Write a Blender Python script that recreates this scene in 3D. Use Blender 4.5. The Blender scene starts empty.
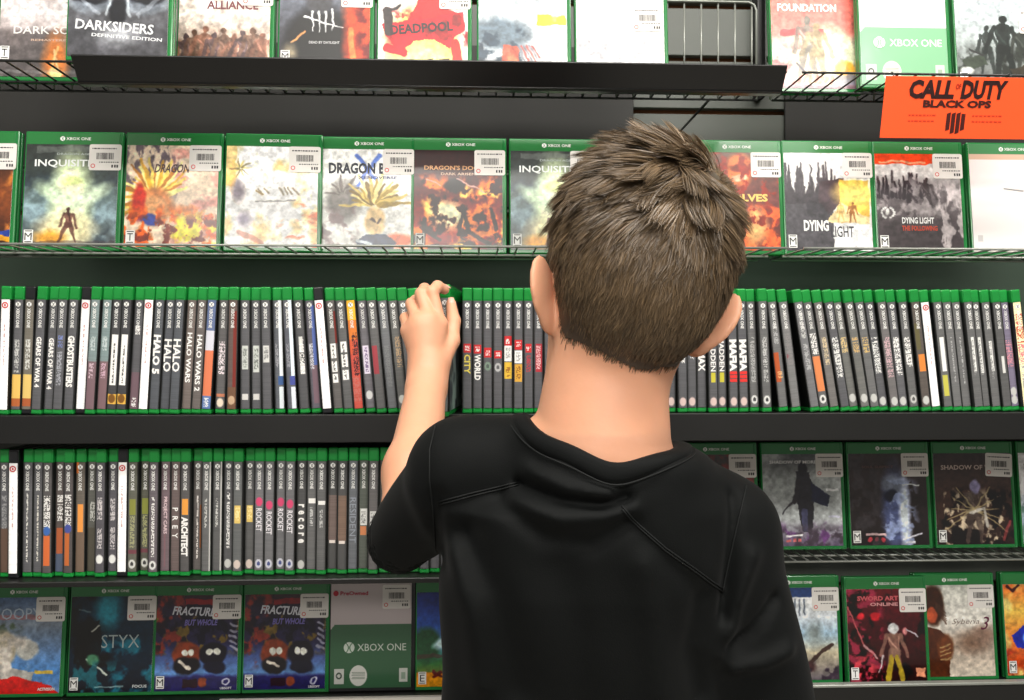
import bpy, bmesh, math, random
import numpy as np
from mathutils import Vector, Matrix, noise
from mathutils.bvhtree import BVHTree

random.seed(7)
RNG = np.random.default_rng(7)
scene = bpy.context.scene

# ------------------------------------------------------------------ camera, world, lights, exposure
F = 803.0                       # focal length in pixels of the 1024 x 700 frame
ZC = 1.25
YAW = math.radians(2.4)         # aimed slightly to the right of square-on
cam_data = bpy.data.cameras.new('camera')
cam_data.sensor_width = 36.0
cam_data.lens = F / 1024.0 * 36.0
cam_data.clip_start = 0.02
cam = bpy.data.objects.new('camera', cam_data)
scene.collection.objects.link(cam)
cam.location = (0, 0, ZC)
cam.rotation_euler = (math.pi / 2, 0, -YAW)
scene.camera = cam
scene.view_settings.view_transform = 'Standard'
scene.view_settings.look = 'None'
scene.view_settings.gamma = 1.0
scene.view_settings.use_curve_mapping = False
scene.view_settings.exposure = 0.28

world = bpy.data.worlds.new('world')
scene.world = world
world.use_nodes = True
world.node_tree.nodes['Background'].inputs[0].default_value = (1.0, 0.97, 0.93, 1)
world.node_tree.nodes['Background'].inputs[1].default_value = 0.20

def area(name, loc, size, size_y, power, target, color=(1.0, 0.96, 0.90)):
    d = bpy.data.lights.new(name, 'AREA')
    d.shape = 'RECTANGLE'
    d.size, d.size_y, d.energy, d.color = size, size_y, power, color
    o = bpy.data.objects.new(name, d)
    scene.collection.objects.link(o)
    o.location = loc
    o.rotation_euler = (Vector(target) - Vector(loc)).to_track_quat('-Z', 'Y').to_euler()
    return o
# rows of ceiling fluorescents over the aisle
area('ceiling_lamp_over_aisle', (0.3, 0.15, 2.95), 2.8, 0.30, 62, (0.3, 0.45, 0))
area('ceiling_lamp_behind', (0.5, -1.5, 2.95), 2.6, 0.5, 85, (0.3, -0.6, 0))
area('ceiling_lamp_far_behind', (-0.6, -3.4, 2.95), 3.0, 0.5, 60, (0.2, -1.6, 0))

def depth_of(X, Y):
    return Y * math.cos(YAW) + X * math.sin(YAW)

def W(px, py, Y):
    """World point of the plane y = Y met by the ray of a pixel."""
    a = (px - 512.0) / F
    # direction = forward + a*right + b*up
    fx, fy = math.sin(YAW), math.cos(YAW)
    rx, ry = math.cos(YAW), -math.sin(YAW)
    dx, dy = fx + a * rx, fy + a * ry
    t = Y / dy
    b = (350.0 - py) / F
    return Vector((dx * t, Y, ZC + b * t))

def WX(px, Y):
    return W(px, 350, Y).x

# ------------------------------------------------------------------ materials
def srgb(c):
    c = np.asarray(c, dtype=float)
    return np.where(c <= 0.04045, c / 12.92, ((c + 0.055) / 1.055) ** 2.4)

def rgb(r, g, b):
    return tuple(float(v) for v in srgb(np.array([r, g, b]) / 255.0))

def material(name, color, rough=0.5, metal=0.0, spec=0.5, coat=0.0, noise_amt=0.0, noise_scale=40.0,
             bump=0.0, bump_scale=60.0, trans=0.0, sss=0.0, sheen=0.0, attr=None, coat_rough=0.08):
    m = bpy.data.materials.new(name)
    m.use_nodes = True
    nt = m.node_tree
    b = nt.nodes['Principled BSDF']
    b.inputs['Base Color'].default_value = (*color, 1)
    b.inputs['Roughness'].default_value = rough
    b.inputs['Metallic'].default_value = metal
    b.inputs['Specular IOR Level'].default_value = spec
    b.inputs['Coat Weight'].default_value = coat
    b.inputs['Coat Roughness'].default_value = coat_rough
    b.inputs['Transmission Weight'].default_value = trans
    if sss:
        b.inputs['Subsurface Weight'].default_value = sss
        b.inputs['Subsurface Radius'].default_value = (0.012, 0.004, 0.002)
        b.inputs['Subsurface Scale'].default_value = 1.0
    if sheen:
        b.inputs['Sheen Weight'].default_value = sheen
        b.inputs['Sheen Roughness'].default_value = 0.5
    tc = nt.nodes.new('ShaderNodeTexCoord')
    src = None
    if attr:
        a = nt.nodes.new('ShaderNodeAttribute')
        a.attribute_name = attr
        src = a.outputs['Color']
        nt.links.new(src, b.inputs['Base Color'])
    if noise_amt:
        n = nt.nodes.new('ShaderNodeTexNoise')
        n.inputs['Scale'].default_value = noise_scale
        n.inputs['Detail'].default_value = 5
        nt.links.new(tc.outputs['Object'], n.inputs['Vector'])
        mix = nt.nodes.new('ShaderNodeMix')
        mix.data_type = 'RGBA'
        mix.blend_type = 'MULTIPLY'
        mix.inputs['Factor'].default_value = 1.0
        ramp = nt.nodes.new('ShaderNodeValToRGB')
        ramp.color_ramp.elements[0].position = 0.3
        ramp.color_ramp.elements[1].position = 0.7
        lo = 1 - noise_amt
        ramp.color_ramp.elements[0].color = (lo, lo, lo, 1)
        ramp.color_ramp.elements[1].color = (1, 1, 1, 1)
        nt.links.new(n.outputs['Fac'], ramp.inputs['Fac'])
        nt.links.new(ramp.outputs['Color'], mix.inputs['B'])
        if src:
            nt.links.new(src, mix.inputs['A'])
        else:
            mix.inputs['A'].default_value = (*color, 1)
        nt.links.new(mix.outputs['Result'], b.inputs['Base Color'])
    if bump:
        n2 = nt.nodes.new('ShaderNodeTexNoise')
        n2.inputs['Scale'].default_value = bump_scale
        n2.inputs['Detail'].default_value = 3
        bp = nt.nodes.new('ShaderNodeBump')
        bp.inputs['Strength'].default_value = bump
        bp.inputs['Distance'].default_value = 0.002
        nt.links.new(tc.outputs['Object'], n2.inputs['Vector'])
        nt.links.new(n2.outputs['Fac'], bp.inputs['Height'])
        nt.links.new(bp.outputs['Normal'], b.inputs['Normal'])
        if coat:
            nt.links.new(bp.outputs['Normal'], b.inputs['Coat Normal'])
    return m

M = {}
M['case_green'] = material('green_case_plastic', rgb(34, 122, 60), rough=0.22, coat=0.4, noise_amt=0.12, noise_scale=25)
M['case_black'] = material('black_case_plastic', rgb(26, 27, 29), rough=0.3, coat=0.3, noise_amt=0.1)
M['spine_green'] = material('bright_green_case_plastic', rgb(26, 140, 58), rough=0.22, coat=0.4, noise_amt=0.12, noise_scale=25)
M['header_green'] = material('green_header_print', rgb(36, 118, 56), rough=0.3, coat=0.5, noise_amt=0.06)
M['print'] = material('glossy_cover_print', (1, 1, 1), rough=0.35, coat=0.55, attr='art', bump=0.12, bump_scale=22, coat_rough=0.12)
M['spine_print'] = material('glossy_spine_print', (1, 1, 1), rough=0.3, coat=0.6, attr='art', bump=0.1, bump_scale=30, coat_rough=0.1)
M['sticker'] = material('white_paper_sticker', rgb(226, 222, 216), rough=0.6, noise_amt=0.05, noise_scale=80)
M['ink_black'] = material('black_ink', rgb(24, 22, 24), rough=0.5, noise_amt=0.05)
M['sleeve_gap_dark'] = material('dark_sleeve_and_gap_shade', rgb(24, 26, 25), rough=0.35, coat=0.3, noise_amt=0.3, noise_scale=20)  # printed sleeve sides, and painted shade between cases
M['shade_green'] = material('grey_green_shade_board', rgb(60, 78, 64), rough=0.55, noise_amt=0.2, noise_scale=5)  # wall shade and reflected green as one painted tone
M['panel'] = material('dark_shade_board', rgb(33, 32, 29), rough=0.6, noise_amt=0.2, noise_scale=5)  # dark tone that paints wall shade on the added boards
M['ink_white'] = material('white_ink', rgb(240, 240, 236), rough=0.4, noise_amt=0.04)
M['shelf_black'] = material('black_powder_coated_steel', rgb(17, 17, 16), rough=0.42, noise_amt=0.25, noise_scale=12, bump=0.05, bump_scale=400)
M['channel_black'] = material('black_plastic_sign_channel', rgb(19, 19, 20), rough=0.3, noise_amt=0.2, noise_scale=8)
M['wire'] = material('grey_coated_wire', rgb(138, 141, 134), rough=0.32, metal=0.3, noise_amt=0.1)
M['wire_dark'] = material('black_and_shaded_wire', rgb(34, 34, 33), rough=0.4, noise_amt=0.1)  # black hooks; on the top racks it paints shade into grey wire
M['orange_card'] = material('orange_sign_card', rgb(250, 84, 30), rough=0.5, noise_amt=0.06, noise_scale=10)
M['white_strip'] = material('white_price_strip', rgb(228, 222, 214), rough=0.4, noise_amt=0.05)

_inks = {}
def ink(c):
    c = tuple(int(v) for v in c)
    if c not in _inks:
        _inks[c] = material('printed_ink_%02x%02x%02x' % c, rgb(*c), rough=0.4, noise_amt=0.04)
    return _inks[c]

# ------------------------------------------------------------------ object helpers
def link(o, parent=None):
    scene.collection.objects.link(o)
    if parent is not None:
        o.parent = parent
    return o

def tag(o, label=None, cat=None, group=None, kind=None):
    if label: o['label'] = label
    if cat: o['category'] = cat
    if group: o['group'] = group
    if kind: o['kind'] = kind
    return o

def empty(name, loc, rot=(0, 0, 0)):
    o = bpy.data.objects.new(name, None)
    o.empty_display_size = 0.02
    o.location = loc
    o.rotation_euler = rot
    return link(o)

def mesh_obj(name, me, mat=None, parent=None, smooth=False):
    o = bpy.data.objects.new(name, me)
    if mat is not None and not me.materials:
        me.materials.append(mat)
    if smooth and len(me.polygons):
        me.polygons.foreach_set('use_smooth', [True] * len(me.polygons))
    return link(o, parent)

def np_mesh(name, verts, faces):
    me = bpy.data.meshes.new(name)
    me.from_pydata([tuple(v) for v in verts], [], [tuple(int(i) for i in f) for f in faces])
    me.update()
    return me

class MB:
    """Collects shapes into one mesh."""
    def __init__(self):
        self.v, self.f = [], []
    def add(self, vs, fs):
        n = len(self.v)
        self.v += [tuple(p) for p in vs]
        self.f += [tuple(i + n for i in f) for f in fs]
        return self
    def box(self, x0, x1, y0, y1, z0, z1, mat=None):
        vs = [Vector((x, y, z)) for z in (z0, z1) for y in (y0, y1) for x in (x0, x1)]
        if mat is not None: vs = [mat @ p for p in vs]
        return self.add(vs, [(0, 2, 3, 1), (4, 5, 7, 6), (0, 1, 5, 4), (2, 6, 7, 3), (0, 4, 6, 2), (1, 3, 7, 5)])
    def rbox(self, x0, x1, y0, y1, z0, z1, r=0.001, seg=2):
        """Box with every edge rounded."""
        bm = bmesh.new()
        bmesh.ops.create_cube(bm, size=1)
        for p in bm.verts:
            p.co = Vector(((x0 + x1) / 2 + p.co.x * (x1 - x0), (y0 + y1) / 2 + p.co.y * (y1 - y0), (z0 + z1) / 2 + p.co.z * (z1 - z0)))
        bmesh.ops.bevel(bm, geom=bm.edges[:], offset=r, segments=seg, affect='EDGES', profile=0.5)
        bm.verts.ensure_lookup_table()
        self.add([p.co[:] for p in bm.verts], [[q.index for q in f.verts] for f in bm.faces])
        bm.free()
        return self
    def tube(self, pts, r, n=8, cap=True):
        pts = [Vector(p) for p in pts]
        rs = r if isinstance(r, (list, tuple)) else [r] * len(pts)
        rings, up = [], None
        for i, p in enumerate(pts):
            a = pts[max(i - 1, 0)]; b = pts[min(i + 1, len(pts) - 1)]
            d = (b - a).normalized()
            if up is None:
                up = d.orthogonal().normalized()
            up = (up - d * up.dot(d)).normalized()
            s = d.cross(up)
            rings.append([p + (up * math.cos(t) + s * math.sin(t)) * rs[i] for t in [2 * math.pi * k / n for k in range(n)]])
        vs = [q for rr in rings for q in rr]
        fs = []
        for i in range(len(pts) - 1):
            for k in range(n):
                k2 = (k + 1) % n
                fs.append((i * n + k, i * n + k2, (i + 1) * n + k2, (i + 1) * n + k))
        if cap:
            fs.append(tuple(range(n - 1, -1, -1)))
            fs.append(tuple((len(pts) - 1) * n + k for k in range(n)))
        return self.add(vs, fs)
    def prism(self, poly, y0, y1):
        """Polygon in x,z extruded along y."""
        n = len(poly)
        vs = [(x, y0, z) for x, z in poly] + [(x, y1, z) for x, z in poly]
        fs = [tuple(range(n)), tuple(range(2 * n - 1, n - 1, -1))]
        fs += [(i, i + n, (i + 1) % n + n, (i + 1) % n) for i in range(n)]
        return self.add(vs, fs)
    def mesh(self, name):
        return np_mesh(name, self.v, self.f)
    def build(self, name, mat, parent=None, smooth=False):
        return mesh_obj(name, self.mesh(name), mat, parent, smooth)

_text = {}
def text_mesh(s, shear=0.0, fat=0.0, space=1.0):
    """Letters as a mesh, scaled to a 1 x 1 box centred on the origin in x,z, facing -y."""
    k = (s, shear, fat, space)
    if k in _text: return _text[k]
    cu = bpy.data.curves.new('letters', 'FONT')
    cu.body = s
    cu.shear = shear
    cu.offset = fat
    cu.space_character = space
    cu.resolution_u = 2
    o = bpy.data.objects.new('letters', cu)
    scene.collection.objects.link(o)
    dg = bpy.context.evaluated_depsgraph_get()
    me = bpy.data.meshes.new_from_object(o.evaluated_get(dg))
    bpy.data.objects.remove(o)
    bpy.data.curves.remove(cu)
    v = np.array([p.co[:] for p in me.vertices])
    lo, hi = v.min(0), v.max(0)
    ext = np.maximum(hi - lo, 1e-6)
    n = len(v)
    vs = [((p[0] - lo[0]) / ext[0] - 0.5, 0.0, (p[1] - lo[1]) / ext[1] - 0.5) for p in v]
    fs = [tuple(f.vertices) for f in me.polygons]
    bpy.data.meshes.remove(me)
    out = np_mesh('lettering', vs, fs)
    _text[k] = (out, ext[0] / ext[1])
    return _text[k]

def letters(s, cx, cz, w, h, col, parent, y=-0.0009, shear=0.0, fat=0.02, space=1.0, down=False, name='lettering', rot=0.0):
    me, _ = text_mesh(s, shear, fat, space)
    key = '%s|%s|%s' % (s, shear, col)
    me2 = _letter_cache.get(key + '%s%s' % (fat, space))
    if me2 is None:
        me2 = me.copy(); me2.materials.clear(); me2.materials.append(ink(col))
        _letter_cache[key + '%s%s' % (fat, space)] = me2
    o = mesh_obj(name, me2, None, parent)
    o.location = (cx, y, cz)
    o.scale = (w, 1, h)
    o.rotation_euler = (0, math.pi / 2 if down else rot, 0)
    return o
_letter_cache = {}

# ------------------------------------------------------------------ printed art painted on a fine grid of faces
class Art:
    def __init__(self, w, h, base=(128, 128, 128)):
        self.w, self.h = w, h
        self.a = np.zeros((h, w, 3)) + np.array(base) / 255.0
        ys, xs = np.mgrid[0:h, 0:w]
        self.X = (xs + 0.5) / w
        self.Y = (ys + 0.5) / h        # 0 = top
        self.asp = h / w
    def yg(self, v): return np.clip((self.Y - v) / .10 + .5, 0, 1)
    def yl(self, v): return 1 - self.yg(v)
    def xg(self, v): return np.clip((self.X - v) / .10 + .5, 0, 1)
    def xl(self, v): return 1 - self.xg(v)
    def warp(self, amp, sx, sy, seed):
        dx = (self.fbm(sx, sy, seed, 3) - .5) * 2 * amp * self.w
        dy = (self.fbm(sx, sy, seed + 1, 3) - .5) * 2 * amp * self.h
        yy, xx = np.mgrid[0:self.h, 0:self.w]
        x = np.clip(xx + dx, 0, self.w - 1.001); y = np.clip(yy + dy, 0, self.h - 1.001)
        xi, yi = x.astype(int), y.astype(int); fx, fy = (x - xi)[..., None], (y - yi)[..., None]
        A = self.a
        self.a = (A[yi, xi] * (1 - fx) + A[yi, xi + 1] * fx) * (1 - fy) + (A[yi + 1, xi] * (1 - fx) + A[yi + 1, xi + 1] * fx) * fy
        return self
    def blend(self, m, c):
        m = np.clip(m, 0, 1)[..., None]
        self.a = self.a * (1 - m) + (np.array(c) / 255.0) * m
        return self
    def vgrad(self, stops):
        t = [s[0] for s in stops]
        for k in range(3):
            self.a[..., k] = np.interp(self.Y, t, [s[1][k] / 255.0 for s in stops])
        return self
    def fbm(self, sx, sy, seed, octs=5):
        r = np.random.default_rng(seed)
        out = np.zeros((self.h, self.w)); amp = 1.0; tot = 0
        for o in range(octs):
            gx, gy = int(sx * 2 ** o) + 2, int(sy * 2 ** o) + 2
            g = r.random((gy, gx))
            x = self.X * (gx - 1.001); y = self.Y * (gy - 1.001)
            xi, yi = x.astype(int), y.astype(int)
            fx, fy = x - xi, y - yi
            fx = fx * fx * (3 - 2 * fx); fy = fy * fy * (3 - 2 * fy)
            v = (g[yi, xi] * (1 - fx) + g[yi, xi + 1] * fx) * (1 - fy) + (g[yi + 1, xi] * (1 - fx) + g[yi + 1, xi + 1] * fx) * fy
            out += v * amp; tot += amp; amp *= 0.55
        return out / tot
    def cloud(self, c, sx, sy, seed, lo=0.45, hi=0.6, mask=None, k=1.0):
        m = np.clip((self.fbm(sx, sy, seed) - lo) / (hi - lo), 0, 1) * k
        if mask is not None: m = m * mask
        return self.blend(m, c)
    def ell(self, cx, cy, rx, ry, c, soft=0.15, rot=0.0, k=1.0):
        dx, dy = self.X - cx, (self.Y - cy) * self.asp
        ca, sa = math.cos(rot), math.sin(rot)
        u, v = dx * ca + dy * sa, -dx * sa + dy * ca
        d = np.sqrt((u / rx) ** 2 + (v / (ry * self.asp)) ** 2)
        return self.blend((1 - (d - 1) / max(soft, 1e-3)) * k * (d < 1 + soft), c)
    def line(self, x0, y0, x1, y1, wd, c, k=1.0, taper=False):
        ax, ay = x1 - x0, (y1 - y0) * self.asp
        L2 = ax * ax + ay * ay + 1e-9
        px, py = self.X - x0, (self.Y - y0) * self.asp
        t = np.clip((px * ax + py * ay) / L2, 0, 1)
        d = np.sqrt((px - ax * t) ** 2 + (py - ay * t) ** 2)
        w = wd * (1 - t * 0.6) if taper else wd
        return self.blend(np.clip((w - d) / 0.008 + 0.5, 0, 1) * k, c)
    def poly(self, pts, c, k=1.0):
        inside = np.zeros((self.h, self.w), bool)
        n = len(pts)
        for i in range(n):
            x0, y0 = pts[i]; x1, y1 = pts[(i + 1) % n]
            cond = (y0 > self.Y) != (y1 > self.Y)
            xi = (x1 - x0) * (self.Y - y0) / ((y1 - y0) if abs(y1 - y0) > 1e-9 else 1e-9) + x0
            inside ^= cond & (self.X < xi)
        return self.blend(inside * k, c)
    def rect(self, x0, y0, x1, y1, c, k=1.0):
        return self.blend(((self.X >= x0) & (self.X <= x1) & (self.Y >= y0) & (self.Y <= y1)) * k, c)
    def mottle(self, amt, sx, sy, seed):
        n = (self.fbm(sx, sy, seed, 4) - 0.5) * 2 * amt
        self.a = np.clip(self.a * (1 + n[..., None]), 0, 1)
        return self
    def figure(self, cx, foot, hgt, c, seed=0, spread=0.10, k=0.92):
        """A generic standing figure."""
        r = random.Random(seed)
        h = hgt
        lt = tuple(min(255, v * 1.35 + 14) for v in c)
        self.ell(cx, foot - h * 0.93, h * 0.062, h * 0.058, c, k=k)
        self.line(cx, foot - h * .9, cx, foot - h * .78, h * .04, c, k)
        self.poly([(cx - h * .15, foot - h * .80), (cx - h * .05, foot - h * .85), (cx + h * .05, foot - h * .85), (cx + h * .15, foot - h * .80), (cx + h * .09, foot - h * .58), (cx + h * .12, foot - h * .42), (cx - h * .12, foot - h * .42), (cx - h * .09, foot - h * .58)], c, k)
        self.line(cx - h * .12, foot - h * .76, cx + h * .08, foot - h * .5, h * .018, lt, k * .7)
        self.line(cx + h * .11, foot - h * .78, cx + h * .09, foot - h * .46, h * .012, lt, k * .6)
        self.line(cx - h * .06, foot - h * .5, cx - spread * h * 1.6, foot, h * .075, c, k, True)
        self.line(cx + h * .06, foot - h * .5, cx + spread * h * 1.3, foot, h * .075, c, k, True)
        self.line(cx - h * .15, foot - h * .8, cx - h * (.22 + r.random() * .1), foot - h * .45, h * .04, c, k)
        self.line(cx + h * .15, foot - h * .8, cx + h * (.22 + r.random() * .1), foot - h * .42, h * .04, c, k)
        return self

def art_mesh(art, x0, x1, z0, z1, y, thick=0.0005, bow=0.0):
    """Thin printed sheet whose front face is a fine grid carrying the art."""
    w, h = art.w, art.h
    xs = np.linspace(x0, x1, w + 1); zs = np.linspace(z1, z0, h + 1)
    gx, gz = np.meshgrid(xs, zs)
    v = np.stack([gx, np.full_like(gx, y) + bow * ((gx - (x0 + x1) / 2) / ((x1 - x0) / 2)) ** 4, gz], -1).reshape(-1, 3)
    i = np.arange(h)[:, None] * (w + 1) + np.arange(w)[None, :]
    f = np.stack([i, i + (w + 1), i + (w + 2), i + 1], -1).reshape(-1, 4)
    n = len(v)
    back = np.array([(x0, y + thick, z0), (x1, y + thick, z0), (x1, y + thick, z1), (x0, y + thick, z1)])
    v = np.concatenate([v, back])
    f = np.concatenate([f, [[n, n + 3, n + 2, n + 1]]])
    me = bpy.data.meshes.new('printed_sheet')
    me.vertices.add(len(v)); me.vertices.foreach_set('co', v.ravel())
    me.loops.add(len(f) * 4); me.loops.foreach_set('vertex_index', f.ravel())
    me.polygons.add(len(f)); me.polygons.foreach_set('loop_start', np.arange(len(f)) * 4)
    me.update(calc_edges=True)
    at = me.color_attributes.new('art', 'FLOAT_COLOR', 'CORNER')
    lin = srgb(np.clip(art.a, 0, 1)).reshape(-1, 3)
    col = np.ones((len(f) * 4, 4))
    col[:len(lin) * 4, :3] = np.repeat(lin, 4, axis=0)
    at.data.foreach_set('color', col.ravel().astype(np.float32))
    me.validate()
    if bow: me.polygons.foreach_set('use_smooth', [True] * len(me.polygons))
    return me

# ------------------------------------------------------------------ the setting
WALL_Y = 1.345
Z1, Z2, Z3, Z4, Z5 = ZC + 0.374, ZC + 0.1375, ZC - 0.0865, ZC - 0.3035, ZC - 0.540
Z4R = ZC - 0.320
XL, XR = -1.25, 1.35

def slatwall_material():
    m = material('dark_slatwall_laminate', rgb(84, 88, 82), rough=0.5, noise_amt=0.22, noise_scale=6, bump=0.04, bump_scale=300)
    return m
M['slatwall'] = slatwall_material()
M['groove'] = material('brown_fibreboard_groove', rgb(126, 78, 44), rough=0.8, noise_amt=0.3, noise_scale=30)
M['floor'] = material('grey_floor_tile', rgb(150, 146, 138), rough=0.35, noise_amt=0.15, noise_scale=3)
M['ceiling'] = material('white_ceiling_tile', rgb(222, 220, 214), rough=0.9, noise_amt=0.06, noise_scale=5)

# wall: face strips between routed grooves, brown fibreboard behind
gz = [ZC + (350 - 106) * 1.33 / F + k * 0.0895 for k in range(-14, 12)]
gw = 0.0095
mb = MB()
edges = [0.0]
for g in gz:
    edges += [g - gw / 2, g + gw / 2]
edges.append(2.6)
for i in range(0, len(edges), 2):
    mb.rbox(XL, XR, WALL_Y, WALL_Y + 0.014, edges[i], edges[i + 1], r=0.0012, seg=1)
wall = mb.build('wall_back', M['slatwall']); tag(wall, kind='structure')
mb = MB().box(XL, XR, WALL_Y + 0.0102, WALL_Y + 0.03, 0.0, 2.6)
t_ = mb.build('trim_1', M['groove']); tag(t_, kind='structure')
t_.location.y = 0.004
fl = MB().box(-3.2, 3.2, -4.2, 1.5, -0.05, 0.0).build('floor', M['floor']); tag(fl, kind='structure')
ce = MB().box(-3.2, 3.2, -4.2, 1.5, 3.0, 3.05).build('ceiling', M['ceiling']); tag(ce, kind='structure')

# slotted upright between the two wire sections
XU = WX(764, 1.31)
for xx, zz0, lab in ((XU, 0.0, 'black steel upright between top rack sections, right of the empty slot'),):
    r = empty('shelf_upright', (xx, 1.325, 0)); tag(r, lab, 'upright')
    m1 = MB()
    for a0, a1 in ((-0.008, -0.005), (0.005, 0.008)):
        m1.rbox(a0, a1, -0.006, 0.0195, Z1 + 0.05, 2.55, r=0.0006, seg=1)
    m1.box(-0.005, 0.005, 0.010, 0.0195, Z1 + 0.05, 2.55)
    m1.build('post', M['shelf_black'], r)

def bracket(parent, x, z, y0, y1, drop=0.03):
    m = MB().prism([(-0.002, 0), (0.002, 0), (0.002, -0.006), (-0.002, -0.006)], 0, 1)
    b = MB()
    vs = [(-.0018, y0, -.004), (-.0018, y1, -.004), (-.0018, y1, -.004 - drop), (-.0018, y0, -.011)]
    vs += [(.0018, p[1], p[2]) for p in vs]
    b.add(vs, [(0, 1, 2, 3), (7, 6, 5, 4), (0, 4, 5, 1), (1, 5, 6, 2), (2, 6, 7, 3), (3, 7, 4, 0)])
    o = b.build('bracket', M['shelf_black'], parent)
    o.location = (x, 0, 0)
    return o

def wire_rack(label, x0, x1, z, yf, yrail, yfence, fence_h, mat, pitch=0.0254, lip=0.0):
    """Wire shelf: rails and depth wires, with an upright wire fence at the back."""
    root = empty('wire_rack', ((x0 + x1) / 2, 0, z)); tag(root, label, 'wire rack')
    hw = (x1 - x0) / 2
    r = 0.00135
    a = MB()
    n = int((2 * hw) / pitch)
    for i in range(n + 1):
        x = -hw + 0.006 + i * pitch
        a.tube([(x, yf, -r * 1.2 + lip), (x, yf + 0.004, -r * 1.2), (x, yfence + 0.002, -r * 1.2)], r, 6)
    a.build('depth_wires', mat, root, True)
    for yy, nm in ((yf, 'front_rail'), (yrail, 'rail'), (yfence - 0.006, 'rail')):
        MB().tube([(-hw, yy, -r * 3.2 if yy != yf else -r * 1.2), (hw, yy, -r * 3.2 if yy != yf else -r * 1.2)], r * 1.25, 8).build(nm, mat, root, True)
    c = MB()
    cr = 0.012
    frame = [(-hw, yfence, -r), (-hw, yfence, fence_h - cr), (-hw + cr * .3, yfence, fence_h - cr * .3), (-hw + cr, yfence, fence_h),
             (hw - cr, yfence, fence_h), (hw - cr * .3, yfence, fence_h - cr * .3), (hw, yfence, fence_h - cr), (hw, yfence, -r)]
    c.tube(frame, r * 1.3, 8)
    c.tube([(-hw + 0.006, yfence + 0.006, fence_h + .006), (hw - 0.006, yfence + 0.006, fence_h + .006)], r * 1.1, 8)
    for i in range(1, n + 1):
        x = -hw + 0.006 + i * pitch
        c.tube([(x, yfence + 0.0022, -r), (x, yfence + 0.0022, fence_h)], r, 6)
    c.build('back_fence', M['wire'], root, True)
    for x in ((hw - 0.072,) if hw > .5 else (hw - .03,)):
        MB().tube([(x, yfence, -r * 3), (x, WALL_Y + 0.001, -r * 3)], .0022, 6).build('wall_hook', M['wire_dark'], root, True)
    return root

XS1 = WX(757, 1.175)
XS2 = WX(771, 1.175)
wire_rack('grey wire rack of the top row, section with the empty slot', XL, XS1, Z1, 1.06, 1.135, 1.178, 0.143, M['wire_dark'])  # dark wire colour paints in the unlit undersides of the grey wires
wire_rack('grey wire rack of the top row, right section above the orange sign', XS2, XR, Z1, 1.06, 1.135, 1.178, 0.143, M['wire_dark'])
wire_rack('grey wire rack of the second row, left of the boy\'s head', XL, XS1, Z2, 1.055, 1.13, 1.178, 0.12, M['wire'])
wire_rack('grey wire rack of the second row, right of the boy\'s head', XS2, XR, Z2, 1.055, 1.13, 1.178, 0.12, M['wire'])
X4S = WX(655, 1.25)
wire_rack('grey wire rack right of the boy\'s shoulder under the slanted spines', X4S, XR, Z4R, 1.20, 1.245, 1.300, 0.10, M['wire'], pitch=0.02)

def deck_shelf(label, x0, x1, z, yf, face=0.034, name='steel_shelf'):
    root = empty(name, ((x0 + x1) / 2, 0, z)); tag(root, label, 'shelf')
    hw = (x1 - x0) / 2
    MB().rbox(-hw, hw, yf + 0.004, WALL_Y - 0.002, -0.004, 0.0, r=0.0008, seg=1).build('deck', M['shelf_black'], root)
    MB().rbox(-hw, hw, yf, yf + 0.004, -face, 0.001, r=0.001, seg=1).build('front_lip', M['shelf_black'], root)
    for x in (-hw + 0.04, 0, hw - 0.04):
        b = bracket(root, x, 0, yf + 0.05, WALL_Y - 0.003, 0.05)
    return root
deck_shelf('black steel shelf under the upper row of spines', XL, XR, Z3, 1.070, 0.036)
deck_shelf('black steel shelf under the lower row of spines', XL, X4S - 0.02, Z4, 1.070, 0.006)
d5 = deck_shelf('black steel shelf under the bottom row of front-facing cases', XL, XR, Z5, 1.225, 0.060)
# price strips on the bottom shelf edge
cx5 = (XL + XR) / 2
p0, p1 = WX(218, 1.216), WX(700, 1.216)
s_ = MB().rbox(p0, p1, 1.2155, 1.2235, Z5 - 0.05, ZC - 0.5235, r=0.001, seg=1).build('price_strip', M['white_strip'])
tag(s_, 'white price strip along the bottom shelf edge, left of the boy', 'price strip')
sr = empty('steel_rail', (0, 0, 0)); tag(sr, 'thin grey steel rail along the bottom shelf edge, right of the boy', 'rail')
MB().rbox(WX(705, 1.216), XR, 1.212, 1.2235, ZC - 0.5195, ZC - 0.5150, r=0.001, seg=1).build('rail', M['wire'], sr)
MB().rbox(WX(705, 1.216), XR, 1.214, 1.2235, Z5 - 0.09, ZC - 0.5197, r=0.001, seg=1).build('face', M['shelf_black'], sr)

# dark boards added as painted wall shade between the two top rows
for xa, xb, lab in ((XL, WX(634, 1.335), 'dark backing board on the wall under the top row, left of the boy\'s head'), (WX(786, 1.335), XR, 'dark shade stand-in board on the wall behind the orange sign')):
    bp_ = empty('shade_board', ((xa + xb) / 2, 1.3448, Z2 + .10)); tag(bp_, lab, 'panel')
    hw_ = (xb - xa) / 2
    MB().rbox(-hw_, hw_, -0.006, 0, 0, .270, r=.001, seg=1).build('board', M['panel'], bp_)
    for sx in (-1, 1):
        MB().tube([(sx * (hw_ - .02), -.0075, .02), (sx * (hw_ - .02), -.0055, .02)], .003, 10).build('screw', M['wire'], bp_, True)

g_ = empty('shade_board', (0.05, 1.3448, Z3 + .12)); tag(g_, 'grey-green shade stand-in board on the wall above the upper row of spines', 'panel')  # added board; its tone paints in wall shade and reflected green
MB().rbox(XL - .05, XR - .05, -0.006, 0, 0, .135, r=.001, seg=1).build('board', M['shade_green'], g_)
for x_ in (-.9, -.2, .5, 1.1):
    MB().tube([(x_, -.0075, .12), (x_, -.0055, .12)], .003, 10).build('screw', M['wire'], g_, True)

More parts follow.
